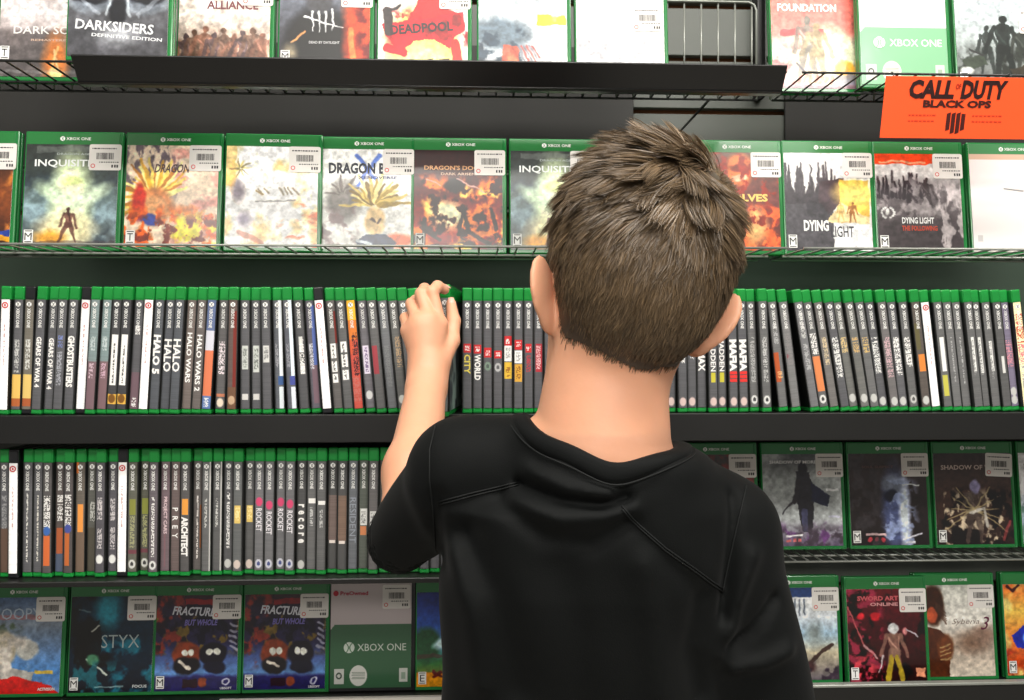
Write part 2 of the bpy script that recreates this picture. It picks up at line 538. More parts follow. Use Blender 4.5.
# ------------------------------------------------------------------ slanted black sign channel
def channel():
    x0a, x1a = WX(70, 0.995), WX(788, 0.995)
    root = empty('sign_channel', ((x0a + x1a) / 2, 1.0, ZC + 0.343)); tag(root, 'long empty black sign channel hung below the top row of cases', 'sign holder')
    hw = (x1a - x0a) / 2
    top, bot = 0.0150, -0.0130
    yt, yb = -0.004, 0.016
    t = 0.003
    MB().add([(-hw, yt, top), (hw, yt, top), (hw, yb, bot), (-hw, yb, bot), (-hw, yt + t, top), (hw, yt + t, top), (hw, yb + t, bot), (-hw, yb + t, bot)],
             [(0, 3, 2, 1), (4, 5, 6, 7), (0, 1, 5, 4), (2, 3, 7, 6), (0, 4, 7, 3), (1, 2, 6, 5)]).build('face_panel', M['channel_black'], root)
    MB().tube([(-hw, yb - .001, bot + .0018), (hw, yb - .001, bot + .0018)], 0.0014, 8).build('bottom_lip', M['channel_black'], root, True)
    MB().rbox(-hw, hw, yt, 0.062, top - .001, top + 0.0012, r=0.0005, seg=1).build('top_flange', M['channel_black'], root)
    MB().rbox(-hw, hw, yb + 0.001, yb + 0.012, bot - 0.0005, bot + 0.001, r=0.0004, seg=1).build('bottom_flange', M['channel_black'], root)
    for x in (-hw + .05, 0, hw - .05):
        MB().tube([(x, .045, top), (x, .0585, top + .006), (x, .0585, top + .0135)], .002, 6).build('hook', M['wire_dark'], root, True)
channel()

# orange sign card hanging from the wire rack
def orange_sign():
    Yt = 1.048
    x0, x1 = WX(886, Yt), WX(1034, Yt)
    zt = W(900, 76, Yt).z
    h = 0.080
    root = empty('sign_card', ((x0 + x1) / 2, Yt, zt)); tag(root, 'bright orange sign card with black lettering hanging below the top row of cases', 'sign')
    root.rotation_euler = (math.radians(12), 0, 0)
    hw = (x1 - x0) / 2
    MB().rbox(-hw, hw, 0, 0.0008, -h, 0, r=0.0003, seg=1).build('card', M['orange_card'], root)
    letters('CALL', -0.0370, -0.0165, 0.062, 0.0245, (40, 14, 12), root, y=-0.0006, shear=0.12, fat=0.05)
    letters('OF', -0.0010, -0.0125, 0.007, 0.007, (150, 30, 14), root, y=-0.0006, fat=0.03)
    letters('DUTY', 0.0350, -0.0165, 0.064, 0.0245, (40, 14, 12), root, y=-0.0006, shear=0.12, fat=0.05)
    letters('BLACK OPS', 0.0, -0.0350, 0.094, 0.0098, (60, 18, 12), root, y=-0.0006, fat=0.05)
    e = MB()
    for i in range(4):
        xx = -0.0125 + i * 0.0068
        lo = -0.066 - (0.004 if i in (1, 2) else 0)
        e.prism([(xx, -0.0475), (xx + .0054, -0.0455 if i < 3 else -.0475), (xx + .0054, lo - .002), (xx, lo - .004)], -0.0004, 0)
    e.build('emblem', ink((66, 18, 12)), root)
    q = MB()
    rr = random.Random(3)
    for cx, w in ((-0.047, 0.036), (0.042, 0.038)):
        for k, zz in enumerate((-0.050, -0.0575)):
            x = cx - w / 2
            while x < cx + w / 2:
                l = rr.uniform(.002, .005)
                q.box(x, x + l, -0.0003, 0, zz - .0009, zz + .0009); x += l + .0016
    q.build('small_print', ink((196, 52, 22)), root)
    for x in (-hw + 0.012, hw - .03):
        MB().tube([(x, .0015, -.004), (x, .004, .004), (x, .010, .006)], .0009, 6).build('clip', M['wire_dark'], root, True)
orange_sign()

# ------------------------------------------------------------------ game cases
CW, CH, CT = 0.136, 0.171, 0.0137

_shell = {}
def shell_mesh(kind):
    """Moulded case body in thickness x, depth y, height z, with a lid seam and hinge groove."""
    if kind in _shell: return _shell[kind]
    mb = MB()
    if kind in ('spine', 'spine_black'):
        h = CT / 2 - 0.0001
        mb.rbox(-h, h, 0.0, CW, 0, CH, r=0.0018, seg=2)
        mb.rbox(-h + .0012, h - .0012, -0.0004, 0.004, CH - 0.0165, CH - 0.002, r=0.0006, seg=1)
        mb.rbox(-h + .0012, h - .0012, -0.0004, 0.004, 0.0015, 0.0062, r=0.0006, seg=1)
    else:
        mb.rbox(-CW / 2, CW / 2, 0.0, 0.0064, 0, CH, r=0.0018, seg=2)
        mb.rbox(-CW / 2, CW / 2, 0.0070, CT, 0, CH, r=0.0018, seg=2)
        mb.box(-CW / 2 + .001, CW / 2 - .001, 0.006, 0.0075, 0.001, CH - .001)
        mb.rbox(CW / 2 - 0.0052, CW / 2 - 0.0030, -0.0007, 0.001, 0.003, CH - 0.003, r=0.0005, seg=1)
    nb_ = len(mb.f)
    if kind in ('spine', 'spine_black'):
        for sx in (-1, 1):
            x0, x1 = sorted((sx * h, sx * (h + 0.00008)))
            mb.box(x0, x1, 0.0012, CW - .002, .0066, .1536)
        mb.box(-h + .00002, h - .00002, -.0001, .0015, .0066, .1534)  # near-black front strip painting the shade between neighbouring cases
    me = mb.mesh('case_shell')
    me.materials.append(M['case_black'] if 'black' in kind else (M['spine_green'] if kind == 'spine' else M['case_green']))
    if nb_ < len(mb.f):
        me.materials.append(M['sleeve_gap_dark'])
        for p_ in me.polygons[nb_:]: p_.material_index = 1
    _shell[kind] = me
    return me

_mark = {}
def mark_mesh(kind):
    """White sphere logo with its crossing arcs, and the platform wordmark; 'h' = header, 'v' = down a spine."""
    if kind in _mark: return _mark[kind]
    tm, asp = text_mesh('XBOX ONE', 0.0, 0.012)
    vs, fs, mi = [], [], []
    def disc(cx, cz, r):
        n0 = len(vs)
        for k in range(18):
            a = 2 * math.pi * k / 18
            vs.append((cx + r * math.cos(a), -0.0001, cz + r * math.sin(a)))
        fs.append(tuple(range(n0, n0 + 18))); mi.append(0)
        for s in (-1, 1):
            n1 = len(vs)
            pts = []
            for t in np.linspace(-1, 1, 7):
                pts.append((s * (0.12 + 0.55 * t * t if t > 0 else 0.12 + 0.42 * t * t) * r, t * r * 0.86))
            for (x, z) in pts:
                wv = 0.11 * r
                vs.append((cx + x - wv, -0.0002, cz + z)); vs.append((cx + x + wv, -0.0002, cz + z))
            for i in range(6):
                fs.append((n1 + 2 * i, n1 + 2 * i + 1, n1 + 2 * i + 3, n1 + 2 * i + 2)); mi.append(1)
    if kind == 'h':
        disc(-0.0165, 0, 0.0034)
        n0 = len(vs)
        for p in tm.vertices: vs.append((0.0055 + p.co.x * 0.034, -0.0001, p.co.z * 0.0042))
    else:
        disc(0, 0.0135, 0.0033)
        n0 = len(vs)
        for p in tm.vertices: vs.append((p.co.z * 0.0044, -0.0001, -0.005 - p.co.x * 0.026))
    for f in tm.polygons:
        fs.append(tuple(n0 + i for i in f.vertices)); mi.append(0)
    me = np_mesh('platform_mark', vs, fs)
    me.materials.append(M['ink_white']); me.materials.append(M['header_green'] if kind == 'h' else ink((70, 70, 72)))
    me.polygons.foreach_set('material_index', mi)
    _mark[kind] = me
    return me

def header_mesh():
    if 'hd' not in _mark:
        mb = MB().box(-0.0655, 0.0618, -0.0006, 0.0002, 0.1520, 0.1685)
        me = mb.mesh('header_band'); me.materials.append(M['header_green']); _mark['hd'] = me
    return _mark['hd']

def sticker(parent, x=0.0435, z=0.1335, rot=0.0, seed=0):
    r = random.Random(seed)
    poly = []
    w, h, c = 0.0445, 0.0375, 0.003
    for sx, sz, a0 in ((1, 1, 0), (-1, 1, 90), (-1, -1, 180), (1, -1, 270)):
        for k in range(4):
            a = math.radians(a0 + k * 30)
            poly.append((sx * (w / 2 - c) + c * math.cos(a), sz * (h / 2 - c) + c * math.sin(a)))
    st = MB().prism(poly, -0.0002, 0).build('price_sticker', M['sticker'], parent)
    st.location = (x, -0.0011, z); st.rotation_euler = (0, rot, 0)
    b = MB()
    xx = -0.012
    while xx < 0.012:
        wv = r.choice((.0004, .0007, .0011)); b.box(xx, xx + wv, -0.0004, -0.0002, -0.003, 0.0065); xx += wv + r.choice((.0005, .0008))
    xx = -0.018
    while xx < 0.016:
        wv = r.uniform(.001, .0035); b.box(xx, xx + wv, -0.0004, -0.0002, 0.0118, 0.0135); xx += wv + .0011
    xx = -0.008
    while xx < 0.018:
        wv = r.uniform(.001, .003); b.box(xx, xx + wv, -0.0004, -0.0002, -0.0078, -0.0064); xx += wv + .0012
    for xx in (0.009, 0.0128, 0.016):
        b.box(xx, xx + .0022, -0.0004, -0.0002, -0.0148, -0.0108)
    b.build('barcode', M['ink_black'], st)
    ring = MB(); n = 14
    vs = []
    for k in range(n):
        a = 2 * math.pi * k / n
        vs += [(-0.0165 + .0032 * math.cos(a), -0.0004, -0.0125 + .0032 * math.sin(a)), (-0.0165 + .0021 * math.cos(a), -0.0004, -0.0125 + .0021 * math.sin(a))]
    ring.add(vs, [(2 * k, 2 * k + 1, (2 * k + 3) % (2 * n), (2 * k + 2) % (2 * n)) for k in range(n)])
    ring.build('ring_mark', ink((206, 60, 56)), st)
    return st

def rating_box(parent, ch, x=-0.0565, z=0.0195):
    o = MB().box(-0.0062, 0.0062, -0.0004, 0, -0.0095, 0.0095).build('rating_box', M['ink_white'], parent)
    o.location = (x, -0.0009, z)
    letters(ch, 0, 0.000, 0.0098 if ch == 'M' else .0075, 0.0105, (20, 20, 22), o, y=-0.0007, fat=0.0, name='rating_letter')
    MB().box(-0.0048, 0.0048, -0.0006, -0.0003, 0.0072, 0.0084).box(-0.0048, 0.0048, -0.0006, -0.0003, -0.0082, -0.0070).build('rating_rule', M['ink_black'], o)

AX0, AX1, AZ0, AZ1 = -0.0655, 0.0618, 0.0060, 0.1518
G1, G2, G4, G5 = 'cases facing out on the top row', 'cases facing out on the second row', 'cases facing out right of the boy\'s shoulder', 'cases facing out on the bottom row'
def facing(px, Y, z, art, label, titles=(), rating=None, stick=True, group='front-facing game cases', lean=5.5, yaw=0.0, header=True, seed=0,
           shell='face', srot=0.0, spos=None, full=False):
    x = WX(px, Y) if px is not None else 0
    root = empty('game_case', (x, Y, z + 0.0008), (math.radians(-lean), 0, math.radians(yaw)))
    tag(root, label, 'game case', group)
    mesh_obj('case_shell', shell_mesh(shell), None, root)
    if not full:
        art.warp(.022, 9, 11, seed + 600); art.a = np.clip((art.a - .5) * 1.22 + .46, .02, .93); art.mottle(.30, 20, 24, seed + 500)
    if full:
        cov = mesh_obj('cover_sleeve', art_mesh(art, AX0, AX1, AZ0, 0.1685, -0.0006), M['print'], root)
    else:
        cov = mesh_obj('cover_sleeve', art_mesh(art, AX0, AX1, AZ0, AZ1, -0.0006), M['print'], root)
    if header:
        hd = mesh_obj('header_band', header_mesh(), None, root)
        pm = mesh_obj('platform_mark', mark_mesh('h'), None, hd)
        pm.location = (0, -0.0007, 0.1602)
    for t in titles:
        s, cx, cz, w, h, col = t[:6]
        kw = t[6] if len(t) > 6 else {}
        letters(s, cx, cz, w, h, col, cov, y=-0.0009, **kw)
    if rating:
        rating_box(cov, rating, z=0.040 if group == G1 and px < 700 else 0.0195)
    if stick:
        sx, sz = spos or (0.0435, 0.1335)
        sticker(root, sx, sz, srot, seed)
    return root

AW, AH = 116, 140
def preowned_art(top=(222, 216, 212), green=(52, 112, 66), split=0.40):
    a = Art(AW, AH + 15, top)
    a.rect(0, split, 1, 1, green)
    a.poly([(0, split), (0.05, split), (0, split + 0.05)], top)
    a.ell(0.35, 0.885, 0.105, 0.095 / 1.0, (222, 222, 214), soft=0.05)
    a.rect(0.05, 0.82, 0.17, 0.96, (206, 208, 200)); a.ell(0.11, 0.885, 0.035, 0.03, (40, 60, 44), 0.1); a.ell(0.11, 0.885, 0.02, 0.017, (206, 208, 200), 0.1)
    a.rect(0.85, 0.82, 0.96, 0.95, (206, 208, 200)); a.rect(0.88, 0.86, 0.93, 0.92, (150, 170, 150))
    for i in range(5):
        a.rect(0.27 + 0.01 * (i % 2), 0.85 + i * 0.015, 0.43, 0.857 + i * 0.015, (90, 110, 90), 0.7)
    return a
PRE_T = [('XBOX ONE', 0.0155, 0.068, 0.077, 0.011, (214, 224, 212), {'fat': 0.0}),]
def disc_logo(parent, x, z, r, col=(214, 224, 212), cut=(52, 112, 66)):
    mb = MB(); mb.prism([(r * math.cos(2 * math.pi * k / 20), r * math.sin(2 * math.pi * k / 20)) for k in range(20)], -0.0003, 0)
    o = mb.build('sphere_logo', ink(col), parent); o.location = (x, -0.0008, z)
    c = MB()
    for s in (-1, 1):
        pts = [(s * (0.12 + (0.55 if t > 0 else 0.42) * t * t) * r, t * r * .88) for t in np.linspace(-1, 1, 7)]
        vs = [];
        for (xx, zz) in pts: vs += [(xx - .1 * r, -0.0005, zz), (xx + .1 * r, -0.0005, zz)]
        c.add(vs, [(2 * i, 2 * i + 1, 2 * i + 3, 2 * i + 2) for i in range(6)])
    c.build('logo_arcs', ink(cut), o)
    return o

# ---- top row -------------------------------------------------------
Y1 = 1.145
G1, G2, G4, G5 = 'cases facing out on the top row', 'cases facing out on the second row', 'cases facing out right of the boy\'s shoulder', 'cases facing out on the bottom row'

a = Art(AW, AH, (112, 108, 108)).vgrad([(0, (200, 196, 196)), (.5, (214, 206, 206)), (.56, (118, 112, 112)), (1, (96, 92, 92))])
a.cloud((150, 140, 138), 4, 5, 11, .5, .7, k=.5)
a.ell(.62, .86, .10, .22, (206, 132, 78), .8, k=.75); a.line(.64, .70, .58, .98, .012, (236, 190, 130)); a.line(.60, .74, .67, .99, .010, (240, 200, 150))
a.ell(.62, .97, .06, .04, (250, 214, 150), .5)
a.rect(0, .94, 1, .965, (150, 150, 150), .4)
facing(45, Y1, Z1, a, 'grey game case with a flame streak, leftmost of the top row', [
    ('DARK SOULS', 0.008, 0.0735, 0.108, 0.0115, (236, 232, 228), {'fat': .01}), ('REMASTERED', 0.006, 0.059, 0.055, 0.003, (206, 176, 156))], 'T', group=G1, seed=1)

a = Art(AW, AH, (96, 98, 102)).vgrad([(0, (120, 122, 126)), (1, (84, 84, 88))])
for s in (-1, 1):
    a.ell(.5 + s * .27, .42, .25, .15, (176, 184, 190), .3); a.ell(.5 + s * .27, .46, .19, .12, (120, 126, 134), .5, k=.9)
    a.ell(.5 + s * .28, .445, .15, .065, (42, 44, 50), .4); a.ell(.5 + s * .28, .44, .06, .025, (176, 120, 70), .6, k=.8)
    a.line(.5 + s * .42, .44, .5 + s * .2, .62, .018, (168, 174, 182), .6)
    a.line(.5 + s * .06, .40, .5 + s * .12, .62, .014, (196, 204, 210), .7)
a.ell(.5, .58, .07, .11, (46, 48, 54), .4)
a.ell(.5, .80, .18, .08, (150, 152, 156), .8, k=.6)
a.mottle(.25, 8, 8, 21)
facing(118.5, 1.062, Z1, a, 'large dark grey case with a pale mask, standing foremost on the top row', [
    ('DARKSIDERS', -0.006, 0.0455, 0.100, 0.0135, (226, 228, 230), {'rot': math.radians(4)}), ('DEFINITIVE EDITION', 0.010, 0.0315, 0.090, 0.0046, (226, 228, 230), {'rot': math.radians(4)})],
    None, group=G1, seed=2, lean=4)

a = Art(AW, AH, (206, 192, 182)).vgrad([(0, (226, 214, 206)), (.45, (214, 200, 190)), (1, (170, 142, 122))])
a.cloud((150, 112, 92), 9, 9, 31, .48, .62, mask=np.clip((a.Y - .45) * 4, 0, 1))
for i in range(9):
    a.figure(.08 + i * .105, 1.0, .46 + .1 * ((i * 37) % 5) / 5, [(96, 82, 84), (120, 96, 84), (142, 106, 92)][i % 3], i, k=.8)
a.mottle(.3, 14, 14, 32)
facing(224, Y1, Z1, a, 'tan case with a crowd of figures and dark red lettering, top row', [('ALLIANCE', 0.009, 0.1150, 0.072, 0.0125, (110, 52, 56), {'fat': .03})], None, group=G1, seed=3)

a = Art(AW, AH, (40, 42, 48)).vgrad([(0, (120, 126, 138)), (.6, (78, 78, 84)), (1, (54, 52, 54))])
a.ell(.45, .75, .36, .42, (24, 24, 27), .35); a.poly([(.18, .55), (.75, .55), (.82, 1), (.1, 1)], (32, 32, 34), .8)
a.ell(.92, .5, .16, .8, (196, 84, 48), .6, k=.9); a.line(.78, .48, .84, 1, .03, (240, 150, 90), .8); a.cloud((120, 40, 24), 8, 10, 41, .5, .65, mask=a.xg(.84))
a.line(.14, .62, .28, .50, .012, (206, 150, 100)); a.ell(.12, .72, .07, .08, (150, 140, 120), .8, k=.6)
a.ell(.44, .20, .12, .10, (80, 80, 84), .4)
for i in range(4):
    a.line(.36 + i * .075, .30 - i * .004, .37 + i * .075, .50, .013, (236, 236, 236), taper=True)
a.line(.28, .36, .70, .46, .014, (236, 236, 236), taper=True)
for x in (.04, .14): a.rect(x, .88, x + .10, 1, (230, 230, 230) if x < .1 else (120, 36, 40))
facing(325, Y1, Z1, a, 'black case with four white slash marks and an orange edge, top row', [('DEAD BY DAYLIGHT', -0.002, 0.062, 0.043, 0.0038, (200, 200, 200), {'fat': .01})], 'M', group=G1, seed=4)

a = Art(AW, AH, (232, 228, 224))
a.ell(.5, .62, .34, .34, (244, 206, 120), .5, k=.9); a.ell(.5, .9, .25, .2, (250, 232, 160), .6)
a.poly([(.36, .30), (.46, .14), (.62, .10), (.76, .22), (.9, .32), (.86, .5), (.3, .48)], (196, 52, 52))
a.line(.28, .70, .10, .66, .05, (206, 44, 54)); a.poly([(.04, .42), (.95, .28), (.97, .46), (.86, .52), (.80, .66), (.62, .56), (.40, .60), (.26, .72), (.08, .54)], (212, 44, 56))
a.cloud((150, 28, 40), 7, 7, 51, .5, .6, mask=a.yg(.28) * a.yl(.62) * a.xg(.1))
a.line(.12, .50, .10, .28, .05, (70, 60, 60)); a.line(.12, .28, .24, .22, .018, (60, 54, 54))
for i in range(16):
    r = random.Random(i + 60); x, y = .36 + r.random() * .35, .74 + r.random() * .22
    a.line(x, y, x + r.uniform(-.08, .1), y + r.uniform(-.05, .07), .010, (60, 44, 34), .9)
a.line(.86, .6, .92, 1, .055, (188, 60, 50))
facing(424, Y1, Z1, a, 'white case with a red brushed banner and yellow burst, top row', [('DEADPOOL', -0.004, 0.0860, 0.090, 0.0150, (48, 22, 26), {'rot': math.radians(-5), 'fat': .04})], None, group=G1, seed=5)

a = Art(AW, AH, (224, 226, 228)).vgrad([(0, (176, 188, 196)), (.5, (210, 214, 216)), (1, (232, 232, 232))])
a.ell(.25, .50, .3, .14, (110, 124, 134), .5, k=.8); a.cloud((70, 84, 96), 6, 8, 61, .5, .6, mask=a.xl(.55) * a.yg(.4))
a.ell(.13, .92, .14, .12, (58, 64, 72), .5); a.poly([(.28, .6), (.45, .62), (.5, 1), (.22, 1)], (206, 92, 66), .8)
a.ell(.38, .86, .08, .13, (224, 130, 96), .4)
for i in range(6): a.line(.45 + i * .03, .62, .62 + i * .05, .95, .012, (176, 80, 74) if i % 2 else (120, 120, 128), .8)
a.rect(.66, .30, .98, .40, (214, 226, 60)); a.cloud((246, 246, 246), 3, 4, 63, .5, .6, mask=a.xg(.5), k=.9)  # white cloud and pale tones paint glare over this cover
for i in range(8): a.line(.7 + .03 * i, .9, .72 + .03 * i, .99, .008, (70, 70, 80), .8)
facing(524.5, Y1, Z1, a, 'pale blue-grey case with painted glare, a red smear and yellow tag, top row', [], None, group=G1, seed=6, stick=False)

a = Art(AW, AH, (238, 236, 236))  # white base is glare painted into the cover colour
a.cloud((170, 170, 176), 4, 9, 71, .52, .62, k=.8, mask=a.yg(.45)); a.cloud((120, 122, 132), 7, 9, 72, .55, .62, mask=a.xg(.6) * a.yg(.75))
facing(622.5, Y1, Z1, a, 'case painted glare-white with faint grey marks beside the empty slot of the top row', [], None, group=G1, seed=7, spos=(0.038, 0.105))

a = Art(AW, AH, (236, 196, 190)).vgrad([(0, (230, 120, 110)), (.42, (232, 140, 130)), (.55, (236, 206, 196)), (1, (206, 160, 160))])
a.ell(.6, .72, .3, .25, (246, 232, 196), .7); a.cloud((196, 110, 110), 6, 8, 81, .5, .62, mask=a.xl(.4) * a.yg(.55), k=.8)
a.rect(.1, .38, .6, .455, (236, 84, 88), .8); a.figure(.42, .94, .70, (136, 130, 122), 4, k=.85); a.line(.28, .74, .42, .88, .012, (90, 84, 90))
a.figure(.52, .93, .62, (166, 150, 120), 5, k=.7); a.ell(.84, .80, .10, .08, (236, 170, 80), .4); a.rect(.72, .86, .96, .98, (120, 124, 140), .8)
for i in range(7): a.line(.3 + i * .06, .94, .33 + i * .06, .88, .02, (220, 110, 90), .7)
a.rect(0, .975, 1, 1, (150, 120, 130))
facing(818, Y1 + .004, Z1, a, 'pink case with a standing figure, right of the empty rack slot', [('FOUNDATION', -0.012, 0.1285, 0.088, 0.0120, (248, 240, 236), {'fat': .03})], None, group=G1, seed=8, stick=False)

a = preowned_art((240, 238, 238), (124, 182, 138), 0.48)  # sleeve colours paled to paint in glare
c = facing(907, Y1 - .018, Z1, a, 'plain white and green cardboard-sleeved case above the orange sign', [('XBOX ONE', 0.0155, 0.068, 0.077, 0.011, (240, 248, 240), {'fat': .01})], None, group=G1, header=False, stick=False, full=True, lean=5, seed=9)
disc_logo(c, -0.038, 0.068, 0.0085, (240, 248, 240), (124, 182, 138))

a = Art(AW, AH, (150, 158, 160)).vgrad([(0, (190, 200, 206)), (.5, (172, 180, 180)), (1, (90, 92, 90))])
a.cloud((60, 64, 60), 6, 7, 91, .48, .58, mask=np.clip((a.Y - .5) * 5, 0, 1))
a.figure(.36, .85, .50, (60, 66, 64), 1); a.figure(.56, .95, .72, (44, 50, 48), 2); a.figure(.78, .88, .56, (66, 70, 66), 3)
a.poly([(.05, .70), (.3, .66), (.36, .76), (.12, .82)], (74, 82, 72)); a.line(.15, .60, .3, .66, .012, (60, 60, 60)); a.poly([(.6, .8), (1, .7), (1, .9), (.7, .95)], (70, 66, 58))
a.ell(.1, .83, .06, .04, (210, 214, 210), .5)
facing(1003, Y1 - .008, Z1, a, 'grey case with dark standing figures at the right end of the top row', [('DESTINY', 0.004, 0.1230, 0.062, 0.0045, (232, 234, 236), {'space': 1.8, 'fat': .02})], 'T', group=G1, seed=10, spos=(0.052, 0.108))

# ---- second row ----------------------------------------------------
Y2 = 1.142
def art_green_light():
    a = Art(AW, AH, (86, 100, 100)).vgrad([(0, (66, 70, 68)), (.3, (70, 78, 76)), (.6, (120, 138, 140)), (1, (92, 100, 104))])
    a.cloud((150, 172, 180), 4, 5, 101, .46, .66, mask=a.yg(.3), k=.8); a.cloud((60, 70, 80), 5, 5, 102, .52, .66, mask=a.yg(.3), k=.6)
    a.ell(.5, .58, .15, .34, (226, 240, 196), .9, k=.95); a.ell(.33, .50, .18, .05, (200, 220, 190), .9, rot=.6, k=.7); a.ell(.70, .52, .18, .05, (206, 222, 196), .9, rot=-.6, k=.7)
    a.ell(.5, .36, .10, .04, (214, 232, 160), .6); a.ell(.46, .84, .22, .12, (236, 222, 180), .8, k=.8)
    a.ell(.30, .92, .12, .05, (226, 168, 80), .9, k=.8)
    a.figure(.49, .96, .34, (104, 74, 68), 7, spread=.19, k=.85); a.line(.50, .76, .50, .64, .010, (84, 60, 56)); a.rect(.0, .95, 1, 1, (84, 72, 74), .5)
    a.rect(.1, .02, .9, .075, (120, 126, 122), .6)
    return a
TI = [('DRAGON AGE', 0.0, 0.138, 0.046, 0.0032, (170, 180, 176)), ('INQUISITION', -0.001, 0.1240, 0.104, 0.0120, (236, 240, 238), {'fat': .02})]
a = Art(AW, AH, (110, 72, 52)).vgrad([(0, (60, 50, 50)), (.5, (140, 86, 54)), (1, (70, 48, 40))]); a.cloud((196, 130, 70), 5, 5, 111, .5, .65); a.rect(.6, .85, 1, .9, (60, 80, 150)); a.rect(.6, .9, 1, .95, (220, 160, 50))
facing(-37, Y2, Z2, a, 'brown case cut off at the left end of the second row', [], None, group=G2, seed=11)
facing(69.5, Y2, Z2, art_green_light(), 'dark grey case with a green glowing beam, leftmost full case of the second row', TI, 'M', group=G2, seed=12)

def burst(a, cx, cy, cols, n=26, r0=.1, r1=.5, seed=0, a0=0, a1=6.28, wd=.03):
    r = random.Random(seed)
    for i in range(n):
        t = a0 + (a1 - a0) * (i + r.random() * .5) / n
        l = r.uniform(.6, 1) * r1
        a.line(cx + math.cos(t) * r0, cy + math.sin(t) * r0 / a.asp, cx + math.cos(t) * l, cy + math.sin(t) * l / a.asp, wd * r.uniform(.5, 1.1), cols[i % len(cols)], .95, True)
a = Art(AW, AH, (226, 206, 184)); a.cloud((110, 96, 104), 14, 7, 121, .5, .58, mask=a.xl(.6) * a.yl(.5)); a.cloud((214, 150, 140), 4, 10, 122, .5, .62, mask=a.xg(.5), k=.8)
burst(a, .34, .52, [(214, 168, 64), (240, 206, 110), (176, 120, 50), (250, 226, 150)], 24, .10, .50, 5, 2.6, 6.0, .04)
a.ell(.30, .60, .20, .16, (206, 140, 90), .3); a.ell(.28, .62, .15, .10, (226, 170, 120), .5); a.ell(.24, .72, .13, .05, (64, 84, 160), .4, rot=.3); a.ell(.15, .56, .06, .15, (190, 60, 40), .5)
a.cloud((224, 110, 40), 10, 10, 123, .48, .58, mask=a.yg(.62)); a.cloud((240, 216, 60), 7, 8, 124, .5, .6, mask=a.yg(.68) * a.xg(.5)); a.cloud((130, 60, 40), 12, 12, 125, .56, .62, mask=a.yg(.7))
facing(171, Y2, Z2, a, 'case with golden spiky strokes over orange, second from left in the second row', [('DRAGON', -0.002, 0.1185, 0.050, 0.0125, (74, 52, 52), {'shear': .3})], 'T', group=G2, seed=13)

a = Art(AW, AH, (238, 234, 228)); a.cloud((240, 190, 120), 4, 4, 131, .55, .7, k=.8); a.cloud((214, 110, 70), 3, 9, 132, .57, .66, mask=a.xg(.58) * a.yg(.45), k=.8)  # whitened ground paints glare across the art
a.rect(0, 0, .10, .4, (240, 180, 90), .6); burst(a, .16, .22, [(206, 190, 110), (120, 110, 70)], 10, .02, .14, 3, wd=.012); a.ell(.13, .45, .05, .08, (130, 120, 130), .8, k=.7); a.ell(.2, .72, .06, .06, (140, 130, 150), .8, k=.6)
for x in (.35, .42, .58, .63, .68, .74): a.line(x, .42, x + .05, .47, .010, (120, 110, 90), .8)
a.line(.33, .44, .40, .47, .012, (150, 130, 90)); a.line(.33, .55, .75, .535, .010, (120, 120, 120), .8); a.line(.15, .86, .4, .95, .03, (180, 110, 90), .7)
facing(272, Y2, Z2, a, 'glare-painted white and pale orange case, third from left in the second row', [], None, group=G2, seed=14, yaw=2)

a = Art(AW, AH, (226, 226, 222)); a.ell(.25, .52, .16, .17, (130, 126, 122), .5, k=.8); burst(a, .24, .45, [(110, 104, 100), (150, 146, 140)], 9, .05, .26, 9, 3.1, 6.2, .03)
a.cloud((130, 112, 112), 5, 6, 142, .5, .62, mask=a.xl(.4) * a.yg(.6)); a.ell(.86, .92, .12, .06, (220, 120, 80), .6)
a.line(.38, .06, .66, .36, .022, (80, 110, 190), .85); a.line(.64, .06, .40, .36, .022, (90, 120, 200), .85)
burst(a, .60, .56, [(206, 184, 110), (160, 136, 66), (232, 214, 150), (120, 100, 56)], 18, .05, .42, 8, 3.1, 6.3, .045)
a.ell(.60, .72, .10, .13, (214, 186, 140), .3); a.poly([(.38, .94), (.5, .86), (.72, .86), (.84, .94), (.8, 1), (.4, 1)], (60, 74, 100)); a.line(.4, .93, .55, .96, .02, (210, 220, 230)); a.line(.55, .70, .59, .73, .012, (70, 50, 40)); a.line(.62, .74, .66, .71, .012, (70, 50, 40))
facing(367, Y2 + .01, Z2, a, 'white case with yellow spikes under black lettering and a blue cross, second row', [
    ('DRAGON BALL', -0.003, 0.1235, 0.106, 0.0165, (44, 48, 58), {'fat': .04}), ('XENOVERSE', 0.014, 0.110, 0.056, 0.0045, (50, 62, 110), {'fat': .02})], None, group=G2, seed=15)

a = Art(AW, AH, (60, 30, 30)).vgrad([(0, (62, 38, 38)), (.35, (80, 34, 30)), (.8, (176, 56, 30)), (1, (120, 30, 26))])
a.cloud((236, 132, 40), 5, 5, 151, .47, .60, mask=a.yg(.28)); a.cloud((252, 214, 110), 4, 4, 151, .56, .68, mask=a.yg(.3)); a.ell(.38, .66, .14, .10, (255, 240, 190), .9, k=.9)
a.cloud((60, 20, 22), 8, 9, 153, .54, .62, mask=a.yg(.25)); a.ell(.45, .36, .10, .06, (40, 26, 34), .4)
for x0, y0, x1, y1 in ((.1, .8, .3, .9), (.55, .62, .5, .85), (.56, .62, .62, .82), (.62, .82, .85, .95), (.88, .6, .92, .8), (.12, .7, .1, .95)): a.line(x0, y0, x1, y1, .022, (46, 24, 26), .95)
a.line(.14, .3, .3, .36, .008, (196, 160, 150)); a.line(.48, .3, .8, .42, .008, (196, 160, 150))
